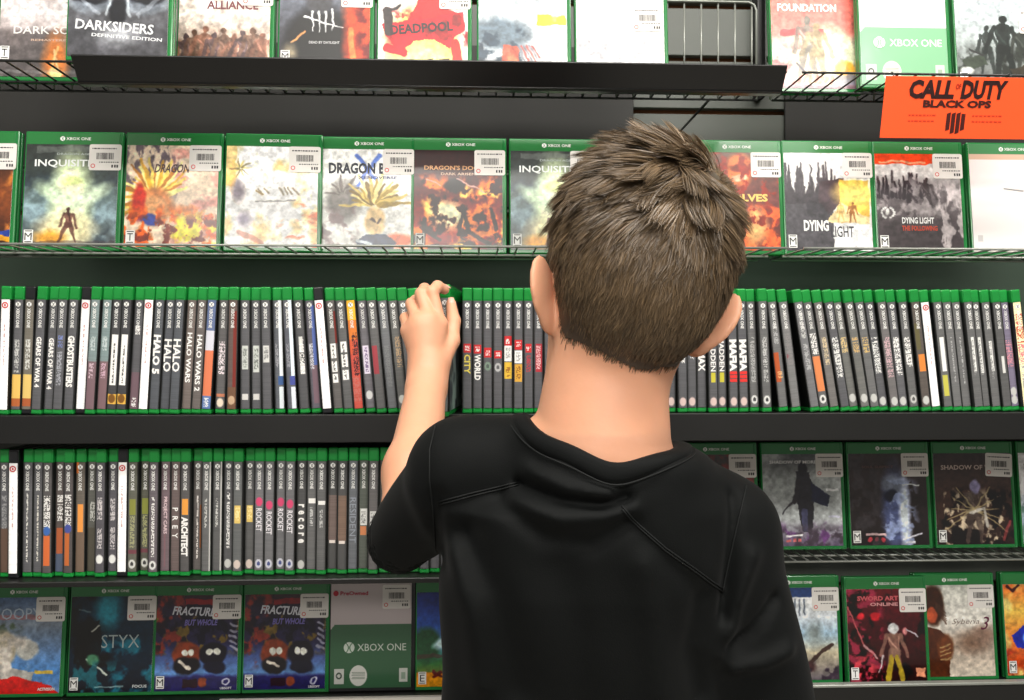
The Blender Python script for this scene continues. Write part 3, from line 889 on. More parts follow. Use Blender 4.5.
facing(459.5, Y2 + .01, Z2, a, 'dark case covered in orange flames, second row left of the boy\'s head', [
    ('DRAGON\'S DOGMA', -0.004, 0.1255, 0.094, 0.0065, (224, 170, 120), {'fat': .02}), ('DARK ARISEN', -0.002, 0.1165, 0.050, 0.0038, (220, 190, 170), {'fat': .02})], 'M', group=G2, seed=16)
facing(556.5, Y2 + .01, Z2, art_green_light(), 'dark grey case with white lettering partly hidden behind the left of the boy\'s hair', TI, 'M', group=G2, seed=17)

a = Art(AW, AH, (90, 60, 56)).vgrad([(0, (110, 84, 70)), (.5, (120, 70, 66)), (1, (110, 56, 44))]); a.ell(.55, .18, .13, .14, (206, 120, 70), .4); a.ell(.55, .16, .09, .03, (130, 60, 40), .5); a.ell(.55, .26, .08, .03, (230, 180, 150), .5)
a.cloud((230, 110, 60), 8, 9, 161, .48, .58, mask=a.xg(.5) * a.yg(.55)); a.ell(.72, .76, .10, .14, (246, 176, 120), .7, k=.8); a.cloud((150, 60, 40), 9, 9, 163, .55, .62)
facing(739, Y2 + .006, Z2, a, 'brown case with orange flame, gold lettering emerging right of the boy\'s hair', [('WOLVES', 0.008, 0.084, 0.074, 0.0115, (238, 200, 110), {'fat': .04})], None, group=G2, seed=18)

a = Art(AW, AH, (96, 94, 98)).vgrad([(0, (232, 232, 230)), (.35, (226, 224, 222)), (1, (226, 224, 222))])
a.poly([(0, .42), (.55, .42), (.55, 1), (0, 1)], (92, 90, 94)); r = random.Random(4)
for i in range(20): a.line(.02 + i * .031, .5, .02 + i * .031 + r.uniform(-.02, .02), r.uniform(.08, .36), .026, (80, 76, 80), .95, True)
a.poly([(.40, .30), (.68, .26), (.68, .48), (.5, .62), (.40, .5)], (90, 78, 82)); a.rect(.64, .28, .98, .72, (226, 184, 90)); a.ell(.82, .42, .18, .1, (240, 206, 120), .8, k=.7)
a.poly([(.48, .7), (.64, .5), (.98, .66), (.98, .74)], (230, 206, 160)); a.figure(.78, .72, .22, (150, 104, 60), 3); a.figure(.64, .70, .2, (206, 170, 110), 4)
a.poly([(.55, .72), (1, .72), (1, 1), (.55, 1)], (232, 232, 230)); a.cloud((60, 58, 62), 6, 6, 172, .5, .6, mask=a.xl(.5) * a.yg(.45), k=.5)
facing(831.5, Y2 + .004, Z2, a, 'case split between grey towers and a yellow panel, second row', [
    ('DYING', -0.021, 0.043, 0.037, 0.0165, (240, 240, 238), {'fat': .04}), ('LIGHT', 0.0175, 0.034, 0.034, 0.0165, (60, 60, 64), {'fat': .01})], 'M', group=G2, seed=19, srot=.0)

a = Art(AW, AH, (86, 82, 84)).vgrad([(0, (210, 206, 204)), (.2, (206, 204, 202)), (.4, (110, 104, 106)), (1, (74, 68, 70))])
a.rect(0, 0, .68, .11, (222, 84, 40)); a.rect(.05, .075, .6, .09, (240, 180, 150), .8)
for i in range(12): a.line(.03 + i * .05, .45, .03 + i * .05 + r.uniform(-.02, .02), r.uniform(.16, .36), .024, (60, 54, 58), .95, True)
a.figure(.42, .62, .42, (64, 58, 62), 3); a.figure(.60, .62, .38, (76, 70, 72), 6); a.cloud((170, 164, 164), 8, 10, 181, .52, .6, mask=a.yg(.25) * a.yl(.65), k=.7); a.cloud((196, 188, 188), 9, 4, 182, .58, .63, mask=a.xg(.7) * a.yg(.3), k=.8)
for s in (-1, 1):
    for k in range(6):
        t = k * .45 - 1.1; a.ell(.13 + s * .07 * math.cos(t), .60 + .055 * math.sin(t), .014, .010, (206, 206, 204), .3)
a.ell(.13, .59, .018, .03, (214, 214, 210), .3)
facing(923, Y2 + .004, Z2, a, 'dark grey case with an orange top banner and a small wreath, second row', [
    ('DYING LIGHT', -0.005, 0.0515, 0.048, 0.0095, (238, 238, 236), {'fat': .03}), ('THE FOLLOWING', -0.003, 0.040, 0.053, 0.0075, (206, 76, 50), {'fat': .03})], 'M', group=G2, seed=20)

a = Art(AW, AH + 15, (232, 224, 222)); a.rect(0, 0, 1, .10, (60, 128, 76)); a.rect(0, .10, 1, .15, (206, 172, 150)); a.line(.40, .42, .62, .44, .008, (120, 120, 120)); a.rect(.05, .85, .11, .91, (160, 160, 160), .5)
facing(1018, Y2 + .004, Z2, a, 'plain white-sleeved case cut off at the right end of the second row', [], None, group=G2, full=True, header=False, stick=False, seed=21)
pm_ = mesh_obj('platform_mark', mark_mesh('h'), None, [o for o in scene.objects if o.get('label', '').startswith('plain white-sleeved')][0]); pm_.location = (0, -0.0012, 0.1602)

# ---- row right of the shoulder ------------------------------------
Y4 = 1.262
a = Art(AW, AH, (90, 80, 76)).vgrad([(0, (84, 78, 76)), (1, (70, 60, 58))]); a.cloud((130, 70, 66), 6, 6, 191, .5, .6, mask=a.yl(.4)); a.rect(.25, .02, .5, .18, (120, 60, 58), .6); a.ell(.5, .7, .2, .25, (60, 66, 80), .7)
facing(718, Y4, Z4R, a, 'dark brown case mostly hidden behind the boy\'s right shoulder', [], 'M', group=G4, seed=22)

a = Art(AW, AH, (150, 156, 158)).vgrad([(0, (96, 98, 100)), (.3, (150, 154, 152)), (.7, (190, 194, 194)), (1, (112, 100, 122))])
a.cloud((206, 210, 210), 3, 3, 201, .5, .7, k=.6); a.poly([(.42, .2), (.6, .2), (.66, .45), (.62, .85), (.48, .85), (.42, .45)], (62, 60, 66)); a.ell(.52, .17, .05, .07, (54, 52, 58), .3)
a.poly([(.6, .3), (.86, .46), (.82, .58), (.62, .52)], (54, 56, 76)); a.line(.46, .3, .40, .52, .03, (66, 62, 66)); a.line(.42, .48, .24, .66, .010, (70, 66, 72)); a.rect(.48, .6, .56, .84, (110, 112, 150), .6)
a.cloud((120, 84, 130), 8, 8, 203, .5, .6, mask=a.yg(.78)); a.cloud((90, 80, 90), 8, 8, 204, .5, .6, mask=a.yg(.8)); a.rect(.27, .87, .48, .895, (232, 226, 226))
for x in (.28, .35, .42): a.rect(x, .92, x + .045, .96, (206, 120, 120))
a.rect(.8, .38, .96, .41, (226, 230, 230)); a.rect(.84, .68, .98, .70, (206, 206, 220))
facing(805.5, Y4, Z4R, a, 'pale grey case with a dark cloaked figure, right of the boy\'s shoulder', [('SHADOW OF MORDOR', -0.008, 0.139, 0.092, 0.0052, (232, 232, 232), {'fat': .03})], None, group=G4, seed=23)

a = Art(AW, AH, (56, 52, 52)).vgrad([(0, (76, 66, 64)), (1, (50, 44, 44))]); a.ell(.58, .62, .13, .36, (96, 104, 140), .7, k=.85); a.ell(.70, .66, .05, .30, (214, 222, 240), .9, k=.85); a.ell(.55, .34, .10, .09, (120, 126, 140), .6); a.ell(.52, .46, .07, .05, (44, 46, 64), .5)
a.cloud((176, 190, 226), 7, 9, 211, .54, .62, mask=a.xg(.4) * a.yg(.3) * a.xl(.85), k=.7); a.rect(.18, .875, .45, .90, (206, 180, 180))
for x in (.20, .29, .38): a.ell(x + .03, .945, .026, .022, (176, 76, 84), .2)
a.line(.66, .94, .9, .88, .010, (226, 226, 240)); a.rect(.7, .96, .82, .975, (206, 206, 214)); a.cloud((84, 80, 84), 8, 8, 213, .5, .6, mask=a.xl(.4), k=.6); a.rect(.68, .34, .9, .355, (206, 210, 210))
facing(892, Y4, Z4R, a, 'black case with a ghostly blue face, second from right in that row', [('SOUL SUSPECT', -0.018, 0.1305, 0.052, 0.004, (112, 84, 80))], 'M', group=G4, seed=24)

a = Art(AW, AH, (60, 48, 46)).vgrad([(0, (72, 62, 60)), (.5, (86, 66, 58)), (1, (62, 48, 46))]); a.cloud((206, 190, 166), 10, 10, 221, .52, .60, mask=a.yg(.42) * (np.abs(a.X - .5) < .4)); a.cloud((40, 30, 30), 8, 8, 222, .5, .6, mask=a.yg(.4))
a.figure(.5, .98, .66, (96, 84, 78), 3, k=.8); a.ell(.53, .37, .06, .07, (150, 144, 176), .4)
for s in (-1, 1):
    for k in range(5): a.line(.5, .62, .5 + s * (.22 + .05 * k), .38 + .12 * k, .012, (196, 180, 140), .8, True)
a.line(.46, .66, .62, .60, .018, (206, 200, 190)); a.line(.62, .6, .66, .8, .018, (196, 190, 180)); a.line(.86, .95, .96, .75, .02, (176, 90, 90), .7)
facing(977.5, Y4, Z4R, a, 'brown case with a spiky armoured figure and bright white sticker, near the right edge', [('SHADOW OF WAR', -0.004, 0.129, 0.100, 0.0075, (206, 186, 176), {'fat': .02})], 'M', group=G4, seed=25, spos=(0.0425, 0.1325), srot=.05)
a = Art(AW, AH, (214, 224, 232)).vgrad([(0, (236, 240, 240)), (.45, (226, 232, 236)), (1, (100, 120, 140))]); a.cloud((120, 150, 140), 5, 6, 231, .5, .6, mask=a.yg(.5))
facing(1063, Y4, Z4R, a, 'white case cut off at the right edge, beside the brown armoured-figure case', [('SNIPER', -0.02, 0.130, 0.075, 0.012, (40, 50, 60), {'fat': .03})], 'T', group=G4, seed=26)

# ---- bottom row ----------------------------------------------------
Y5 = 1.276
a = Art(AW, AH, (150, 160, 176)).vgrad([(0, (96, 118, 150)), (.28, (140, 150, 162)), (.55, (120, 150, 190)), (.8, (90, 140, 196)), (1, (120, 150, 190))])
a.ell(.22, .52, .24, .18, (196, 186, 164), .2); a.ell(.60, .55, .12, .09, (190, 190, 184), .3); a.poly([(0, .62), (.4, .72), (.7, .78), (.6, 1), (0, 1)], (176, 174, 168)); a.cloud((222, 214, 204), 5, 5, 241, .5, .65, mask=a.xl(.6) * a.yg(.4))
a.poly([(0, 1), (0, .94), (.45, .82), (.9, .92), (1, 1)], (206, 50, 44)); a.rect(.7, .76, .92, .80, (206, 180, 90)); a.rect(.1, .185, .95, .225, (176, 120, 120), .7); a.cloud((96, 110, 90), 8, 8, 243, .5, .6, mask=a.yg(.24) * a.yl(.34) * a.xl(.5))
facing(18, Y5, Z5, a, 'white, blue and red case cut off at the left end of the bottom row', [('SNOOPY', -0.015, 0.127, 0.088, 0.017, (176, 190, 204), {'fat': .0}), ('ACTIVISION', 0.042, 0.0125, 0.026, 0.0045, (226, 222, 218), {'fat': .04})], None, group=G5, seed=27)

a = Art(AW, AH, (30, 52, 66)).vgrad([(0, (34, 56, 72)), (.5, (28, 60, 76)), (1, (22, 40, 52))]); a.cloud((48, 124, 142), 4, 5, 251, .5, .65, mask=a.xg(.3)); a.cloud((24, 30, 36), 4, 5, 252, .45, .6, mask=a.xl(.5)); a.ell(.45, .12, .12, .18, (56, 140, 156), .8, k=.7)
a.poly([(.1, .3), (.34, .25), (.40, .5), (.3, .75), (.05, .7)], (30, 30, 32), .8); a.line(.20, .66, .46, .82, .012, (200, 206, 196)); a.line(.26, .36, .34, .30, .010, (190, 190, 180)); a.line(.1, .14, .24, .16, .010, (130, 140, 140), .7); a.ell(.28, .66, .06, .05, (90, 140, 110), .6)
a.cloud((50, 110, 120), 9, 5, 254, .54, .62, mask=a.yg(.7)); a.rect(.32, .935, .66, .95, (170, 190, 190), .7)
facing(110.5, Y5, Z5, a, 'dark teal case with a crouching shape and thin silver lettering, bottom row', [('STYX', 0.012, 0.083, 0.058, 0.020, (170, 184, 184), {'fat': -.008}), ('FOCUS', 0.044, 0.0145, 0.022, 0.0045, (206, 212, 212), {'fat': .03})], 'M', group=G5, seed=28)

def art_purple(seed):
    a = Art(AW, AH, (70, 60, 90)).vgrad([(0, (84, 58, 66)), (.12, (60, 50, 70)), (.5, (60, 56, 90)), (.68, (90, 110, 160)), (.82, (110, 150, 200)), (.86, (60, 56, 110)), (1, (54, 50, 100))])
    a.cloud((150, 70, 60), 6, 6, 261, .5, .6, mask=a.xl(.35) * a.yl(.75)); a.cloud((130, 110, 60), 10, 10, 262, .55, .62, mask=a.yg(.2) * a.yl(.6)); a.cloud((34, 30, 50), 8, 8, 263, .5, .6, mask=a.yl(.6), k=.8)
    a.rect(.35, .04, .75, .10, (150, 50, 54)); a.ell(.38, .62, .16, .13, (140, 74, 50), .2); a.ell(.70, .62, .15, .12, (40, 36, 50), .2)
    for cx in (.35, .43, .66, .74): a.ell(cx, .60, .036, .032, (226, 226, 214), .2)
    a.ell(.38, .74, .14, .08, (44, 40, 46), .3); a.line(.3, .70, .42, .76, .02, (220, 210, 196)); a.ell(.72, .76, .12, .06, (40, 40, 60), .3); a.rect(.34, .88, .52, .965, (60, 30, 50)); a.ell(.58, .92, .05, .045, (150, 84, 60), .3)
    for k in range(5): a.line(.9, .3 + .06 * k, .98, .34 + .06 * k, .014, (186, 186, 200), .8)
    a.ell(.87, .915, .045, .04, (200, 200, 214), .15); a.ell(.87, .915, .026, .024, (60, 56, 110), .2)
    return a
TF = [('FRACTURED', -0.003, 0.127, 0.076, 0.0135, (206, 206, 214), {'shear': .25, 'fat': .03, 'rot': math.radians(3)}), ('BUT WHOLE', 0.004, 0.110, 0.052, 0.0095, (120, 110, 180), {'shear': .25, 'fat': .03}), ('UBISOFT', 0.045, 0.0095, 0.018, 0.0035, (220, 220, 226), {'fat': .03})]
facing(196.5, Y5, Z5, art_purple(1), 'purple cartoon-style case beside the dark teal case, bottom row', TF, 'M', group=G5, seed=29)
facing(285, Y5, Z5, art_purple(2), 'purple cartoon-style case beside the white and green sleeved case, bottom row', TF, 'M', group=G5, seed=30)

c = facing(371.5, Y5, Z5, preowned_art((196, 184, 184), (56, 100, 68)), 'white and green sleeved case on black, bottom row left of the boy', PRE_T[:1] + [
    ('PreOwned', -0.029, 0.152, 0.044, 0.0065, (176, 44, 70), {'fat': .03})], None, group=G5, header=False, stick=False, full=True, seed=31, shell='face_black')
disc_logo(c, -0.036, 0.068, 0.0085)
sticker(c, 0.038, 0.146, 0, 99)
q = MB().prism([(-0.058 + .0042 * math.cos(2 * math.pi * k / 16), .152 + .0042 * math.sin(2 * math.pi * k / 16)) for k in range(16)], -0.0014, -.0008); q.build('ring_mark', ink((190, 40, 60)), c)

a = Art(AW, AH, (60, 90, 170)).vgrad([(0, (44, 60, 130)), (.35, (60, 100, 180)), (.55, (110, 170, 210)), (.66, (70, 130, 120)), (.75, (60, 120, 70)), (.84, (110, 130, 60)), (.85, (226, 150, 30)), (1, (236, 160, 30))])
a.ell(.12, .56, .14, .16, (50, 96, 66), .4); a.ell(.4, .5, .16, .05, (200, 226, 236), .7, rot=-.5); a.rect(0, .66, 1, .70, (100, 60, 60), .6); a.line(.2, .84, .3, .90, .02, (110, 40, 30)); a.line(.3, .84, .22, .90, .02, (110, 40, 30)); a.ell(.8, .4, .1, .1, (200, 120, 90), .6)
facing(458, Y5, Z5, a, 'blue and orange pixel landscape case, last in the bottom row before the boy', [('STARS', 0.0, 0.118, 0.06, 0.012, (200, 200, 210), {'fat': .03})] if False else [], 'E', group=G5, stick=False, seed=32)

a = Art(AW, AH, (206, 214, 222)).vgrad([(0, (60, 80, 120)), (.1, (60, 80, 120)), (.11, (226, 228, 230)), (.32, (214, 220, 226)), (.5, (170, 196, 214)), (.7, (206, 196, 170)), (1, (110, 104, 110))])
for i in range(9): a.line(.1 + i * .06, .13, .1 + i * .06, .30, .010, (80, 90, 104), .8)
a.line(.52, .88, .92, .62, .028, (84, 66, 60)); a.ell(.58, .86, .1, .05, (90, 70, 70), .5); a.cloud((80, 70, 80), 9, 9, 281, .5, .6, mask=a.yg(.82)); a.ell(.7, .5, .08, .1, (150, 160, 160), .8, k=.6)
facing(802, Y5, Z5, a, 'pale blue and white case half hidden behind the boy\'s right sleeve, bottom row', [('SUNSET', -0.005, 0.122, 0.10, 0.022, (90, 100, 116), {'fat': .0})] if False else [], None, group=G5, seed=33)

a = Art(AW, AH, (80, 30, 38)).vgrad([(0, (110, 34, 44)), (.3, (92, 36, 44)), (1, (56, 28, 32))]); a.cloud((40, 20, 26), 6, 6, 291, .48, .6); a.cloud((150, 60, 80), 8, 10, 292, .54, .62, mask=a.xl(.45))
a.line(.02, .2, .2, .6, .008, (190, 110, 110)); a.line(.2, .6, .36, .74, .014, (196, 160, 160), .9); a.ell(.18, .30, .04, .03, (206, 60, 70), .5); a.ell(.36, .30, .05, .035, (196, 50, 60), .5); a.ell(.74, .46, .03, .04, (220, 150, 150), .5); a.line(.76, .44, .9, .52, .010, (206, 200, 206))
a.figure(.59, .98, .6, (150, 120, 106), 5, k=.8); a.ell(.59, .43, .06, .05, (206, 206, 206), .3); a.line(.55, .74, .50, .97, .03, (170, 150, 60)); a.line(.62, .74, .68, .97, .03, (170, 150, 60)); a.line(.44, .72, .38, .9, .010, (190, 180, 180)); a.rect(.86, .86, .98, .96, (214, 150, 120)); a.cloud((196, 80, 90), 9, 12, 295, .52, .6, mask=a.xl(.35) * a.yg(.7))
facing(890, Y5 - .012, Z5, a, 'dark red case with a pale-haired figure, bottom row', [('SWORD ART', -0.014, 0.137, 0.068, 0.0075, (196, 90, 96), {'fat': .04}), ('ONLINE', -0.004, 0.1275, 0.046, 0.0055, (210, 150, 150), {'fat': .03})], 'T', group=G5, seed=34)

a = Art(AW, AH, (206, 200, 190)).vgrad([(0, (196, 196, 188)), (.4, (222, 218, 210)), (.7, (186, 172, 158)), (1, (206, 196, 182))]); a.ell(.72, .62, .18, .10, (140, 116, 100), .8, k=.6); a.ell(.88, .55, .12, .08, (150, 126, 112), .8, k=.6)
a.ell(.22, .22, .13, .20, (74, 50, 36), .3); a.ell(.20, .33, .06, .07, (186, 96, 66), .4); a.poly([(.12, .45), (.3, .5), (.42, .6), (.40, 1), (.05, 1)], (96, 60, 42)); a.ell(.36, .68, .09, .12, (120, 76, 50), .4)
for k in range(5): a.line(.26, .2 + k * .02, .38, .30 + k * .03, .007, (90, 66, 54))
for k in range(4): a.line(.30, .68 + k * .05, .42, .64 + k * .05, .008, (180, 150, 110))
facing(959, Y5 + .004, Z5, a, 'cream case with a brown-haired profile and large numeral, bottom row', [('Syberia', 0.016, 0.092, 0.046, 0.011, (120, 100, 90), {'shear': .35, 'fat': -.005}), ('3', 0.0485, 0.090, 0.015, 0.021, (96, 30, 60), {'shear': .35, 'fat': .0})], None, group=G5, seed=35)

a = Art(AW, AH, (232, 160, 70)).vgrad([(0, (232, 120, 60)), (.3, (236, 190, 96)), (.7, (224, 120, 60)), (1, (150, 50, 34))]); a.cloud((240, 206, 130), 4, 4, 311, .5, .7); a.poly([(.08, .56), (.3, .42), (.5, .40), (.6, .6), (.4, .72), (.15, .70)], (40, 60, 170)); a.ell(.3, .60, .06, .05, (130, 180, 240), .7)
a.line(.05, .02, .12, .08, .02, (80, 30, 24)); a.line(.12, .08, .2, .02, .02, (80, 30, 24)); a.cloud((150, 40, 30), 7, 7, 313, .52, .6, mask=a.yg(.75))
facing(1047, Y5 + .004, Z5, a, 'orange case with a blue gem shape, rightmost of the bottom row', [], 'M', group=G5, seed=36, stick=False)

# ------------------------------------------------------------------ cases standing spine-out
SPY = 1.095            # front of the spines
T = CT
_spine_ins = {}
SP_Z0, SP_Z1 = 0.0070, 0.1530

def spine_art(spec):
    base = spec.get('base', (66, 66, 68))
    base = tuple(min(255, int(v * 1.25 + 6)) for v in base)
    a = Art(12, 110, base)
    rr = np.random.default_rng(spec.get('seed', 0))
    a.a *= (1 + (rr.random((110, 1, 1)) - .5) * .10)
    for b in spec.get('bands', ()):
        t0, t1, c = b[:3]
        x0, x1 = (b[3], b[4]) if len(b) > 3 else (0, 1)
        a.rect(x0, t0, x1, t1, c)
    for s in spec.get('scr', ()):
        t0, t1, c = s[:3]
        x0, x1 = (s[3], s[4]) if len(s) > 3 else (.28, .74)
        m = (rr.random((110, 12)) < .62) & (rr.random((110, 1)) < .86)
        inside = (a.X > x0) & (a.X < x1) & (a.Y > t0) & (a.Y < t1)
        a.blend(m * inside * .9, c)
    for s in spec.get('spots', ()):
        a.ell(.5, s[0], .34, .34 / a.asp, s[1], .2)
        if len(s) > 2: a.ell(.5, s[0], .16, .16 / a.asp, s[2], .2)
    return a

def spine_case(x, lean, spec, label, z, group, yaw=0.0, Y=SPY, cap=None):
    root = empty('game_case', (x, Y, z + 0.0004), (0, math.radians(lean), math.radians(yaw)))
    # keep the lower corner of the tilted case on the shelf
    root.location.z += abs(math.sin(math.radians(lean))) * T / 2
    tag(root, label, 'game case', group)
    black = cap == 'black'
    mesh_obj('case_shell', shell_mesh('spine_black' if black else 'spine'), None, root)
    key = repr(sorted((k, v) for k, v in spec.items() if k != 'text'))
    if key not in _spine_ins:
        me = art_mesh(spine_art(spec), -T / 2 + .0008, T / 2 - .0008, SP_Z0, SP_Z1, -0.0012, 0.002, bow=0.0016)
        me.materials.append(M['spine_print']); _spine_ins[key] = me
    ins = mesh_obj('spine_insert', _spine_ins[key], None, root)
    if spec.get('white'):
        q = MB(); vs = []
        n = 14
        for k in range(n):
            t = 2 * math.pi * k / n
            vs += [(.0042 * math.cos(t), -0.0015, .1455 + .0042 * math.sin(t)), (.0027 * math.cos(t), -0.0015, .1455 + .0027 * math.sin(t))]
        q.add(vs, [(2 * k, 2 * k + 1, (2 * k + 3) % (2 * n), (2 * k + 2) % (2 * n)) for k in range(n)])
        q.box(-.001, .001, -.0016, -.0014, .1440, .1470)
        q.build('ring_mark', ink((200, 52, 52)), ins)
    else:
        pm = mesh_obj('platform_mark', mark_mesh('v'), None, ins)
        pm.location = (0, -0.0014, 0.1335)
    for tx in spec.get('text', ()):
        s, t0, t1, col = tx[:4]
        wdt = tx[4] if len(tx) > 4 else 0.0066
        kw = dict(tx[5]) if len(tx) > 5 else {}
        L = (SP_Z1 - SP_Z0)
        zc = SP_Z1 - L * (t0 + t1) / 2
        letters(s, 0, zc, L * (t1 - t0), wdt, col, ins, y=-0.0015, down=True, **kw)
    return root

WH, BL, GY = (236, 234, 230), (34, 34, 36), (66, 66, 68)
WHITE = dict(base=(222, 220, 218), white=1, scr=((.22, .60, (196, 160, 156), .44, .56),))
def tx(s, t0, t1, c=WH, w=.0066, **k): return (s, t0, t1, c, w, k) if k else (s, t0, t1, c, w)
def S(look, **k): k['look'] = look; return k

R3A = [  # top px, bottom px, spec
 (7.5, 4, S('white', W=1)),
 (19, 13.5, S('grey with yellow foot block', scr=((.36, .66, (200, 200, 196)),), bands=((.68, .97, (226, 184, 96)), (.90, .97, (176, 96, 50))))),
 (29.5, 24, S('black-topped with yellow foot block', cap='black', base=(84, 80, 72), scr=((.36, .64, (214, 214, 208)),), bands=((.68, .97, (222, 190, 110)), (.90, .97, (170, 90, 50))))),
 (43, 35.5, S('grey with white block letters', text=(tx('GEARS OF WAR 4', .34, .80, fat=.04),))),
 (53.5, 45.5, S('grey with white block letters', text=(tx('GEARS OF WAR 4', .35, .82, fat=.04),))),
 (64, 55, S('grey with faint blue letters', scr=((.33, .44, (120, 136, 196)), (.46, .78, (170, 172, 180))))),
 (74, 65.5, S('grey with large white capitals', text=(tx('GHOSTBUSTERS', .33, .80, fat=.05, w=.0088),))),
 (85.5, 76, S('white', W=1, cap='black')),
 (97, 87, S('teal-grey and mauve', base=(92, 104, 104), bands=((.56, 1, (120, 96, 102)),), scr=((.34, .46, (190, 200, 200)), (.58, .72, (206, 180, 190))))),
 (107.5, 97.5, S('teal-grey and mauve', base=(92, 106, 106), bands=((.56, 1, (122, 96, 100)),), scr=((.34, .46, (190, 200, 200)), (.58, .72, (206, 170, 186))))),
 (117.5, 108, S('white-labelled with yellow square', base=(48, 48, 50), bands=((.32, .78, WH, .2, .8), (.86, .95, (226, 176, 74))), scr=((.40, .76, (60, 60, 60), .4, .6),), spots=((.905, (120, 80, 30)),))),
 (127.5, 118.5, S('white-labelled with yellow square', base=(46, 46, 48), bands=((.32, .78, WH, .2, .8), (.86, .95, (226, 176, 74))), scr=((.42, .76, (60, 60, 60), .4, .6),), spots=((.905, (120, 80, 30)),))),
 (137.5, 129, S('grey with mauve foot', bands=((.66, 1, (110, 88, 96)),), scr=((.24, .32, WH), (.90, .98, WH)))),
 (148, 139.5, S('white', W=1)),
 (159, 150, S('grey with white letters and numeral', base=(62, 64, 68), text=(tx('HALO 5', .32, .68, fat=.05, w=.0095),))),
 (170, 161, S('grey with large white letters', base=(60, 62, 66), text=(tx('HALO', .36, .66, fat=.03, w=.0098),))),
 (180.5, 172, S('grey with large white letters', base=(62, 64, 68), text=(tx('HALO', .36, .66, fat=.03, w=.0098),))),
 (190, 183, S('brown-grey with white words', base=(84, 76, 72), text=(tx('HALO WARS', .30, .76, fat=.03),))),
 (200.5, 194, S('brown-grey with white words', base=(78, 72, 70), text=(tx('HALO WARS 2', .32, .84, fat=.03, w=.0068),))),
 (210.5, 206, S('blue and orange', base=(70, 90, 130), bands=((.28, .46, (206, 206, 216)), (.46, .88, (214, 120, 84)), (0, .28, (96, 110, 146))), scr=((.90, .98, WH),))),
 (221, 219, S('grey with pink-white letters', base=(70, 68, 68), scr=((.38, .68, (240, 226, 230), .15, .85),), bands=((.86, .89, (190, 120, 90)),), spots=((.945, (226, 210, 190)),))),
 (231, 232, S('dark with red art edge', base=(72, 60, 56), bands=((.1, .8, (120, 44, 36), .55, .9), (.8, 1, (110, 80, 60))), spots=((.92, (190, 160, 130)),))),
 (241.5, 245, S('grey with pale patterned label', bands=((.42, .64, (196, 200, 194), .15, .85), (.86, .92, (206, 204, 200), .2, .8)), scr=((.44, .62, (120, 124, 120)),))),
 (251, 256, S('grey with pale patterned label', bands=((.42, .66, (200, 204, 198), .15, .85), (.86, .92, (206, 204, 200), .2, .8)), scr=((.44, .64, (116, 120, 116)),))),
 (261, 268, S('grey with short white label', bands=((.42, .57, (206, 206, 202), .2, .8),), scr=((.44, .55, (130, 130, 130)),))),
 (270.5, 279.5, S('white-edged with blue spot', base=(70, 72, 76), bands=((0, .7, (226, 232, 236), .62, 1), (.70, .78, (60, 90, 140), .4, 1), (.8, 1, (214, 222, 226), .5, 1)), scr=((.40, .62, (160, 160, 164), .15, .5),))),
 (283, 293, S('white-edged with blue spot', base=(68, 70, 76), bands=((0, .7, (216, 230, 238), .62, 1), (.70, .78, (70, 80, 150), .4, 1), (.8, 1, (216, 222, 230), .5, 1)), scr=((.40, .62, (150, 150, 156), .15, .5),))),
 (293.5, 305, S('dark with white block lettering', base=(60, 60, 62), bands=((.34, .48, (206, 206, 202), .3, .75), (.58, .68, (206, 206, 202), .3, .8)), scr=((.36, .68, WH, .3, .8),))),
 (303.5, 316, S('blue-edged', base=(72, 70, 76), bands=((.05, .6, (90, 110, 176), .6, 1), (.6, .95, (120, 96, 106), .3, .9)), scr=((.4, .64, (214, 214, 220), .2, .6),))),
 (313.5, 328, S('white', W=1, cap='black')),
 (323.5, 338.5, S('dark red-edged with white labels', base=(72, 70, 68), bands=((.40, .54, WH, .15, .75), (.56, .66, WH, .15, .75), (.68, .76, WH, .15, .75), (.1, .4, (110, 40, 34), .75, 1)), scr=((.42, .75, (90, 90, 90), .35, .6),))),
 (334, 349, S('grey with three white labels', base=(70, 70, 70), bands=((.38, .48, WH, .15, .8), (.50, .62, WH, .15, .8), (.65, .74, WH, .15, .8)), scr=((.4, .73, (90, 90, 90), .35, .6),))),
 (345, 359.5, S('yellow and red illustrated', base=(150, 60, 50), bands=((0, .18, (236, 180, 50)), (.18, .36, (214, 120, 50)), (.36, .5, (206, 90, 60), 0, .6)), scr=((.3, .7, (60, 30, 34), .3, .9), (.7, .95, (190, 110, 100), .1, .9)))),
 (356.5, 370.5, S('tall grey with pale purple label', base=(84, 82, 86), bands=((.42, .68, (226, 216, 232), .2, .8),), scr=((.44, .66, (120, 100, 140), .35, .65),), spots=((.88, (216, 216, 214)),))),
 (368, 382, S('grey with red patch', base=(74, 74, 74), bands=((.42, .68, (160, 66, 74), .1, .7),))),
 (378.5, 393, S('plain grey', base=(84, 86, 88), scr=((.42, .8, (130, 132, 132)),))),
 (389.5, 403.5, S('grey with tan scribble', base=(78, 78, 76), scr=((.34, .62, (190, 160, 124), .3, .9),), spots=((.92, (206, 206, 200)),))),
 (400.5, 414, S('grey', base=(74, 74, 74), text=(tx('W', .02, .04),) if False else ())),
 (411.5, 424.5, S('grey', base=(70, 70, 70))),
]
RED = (196, 44, 48)
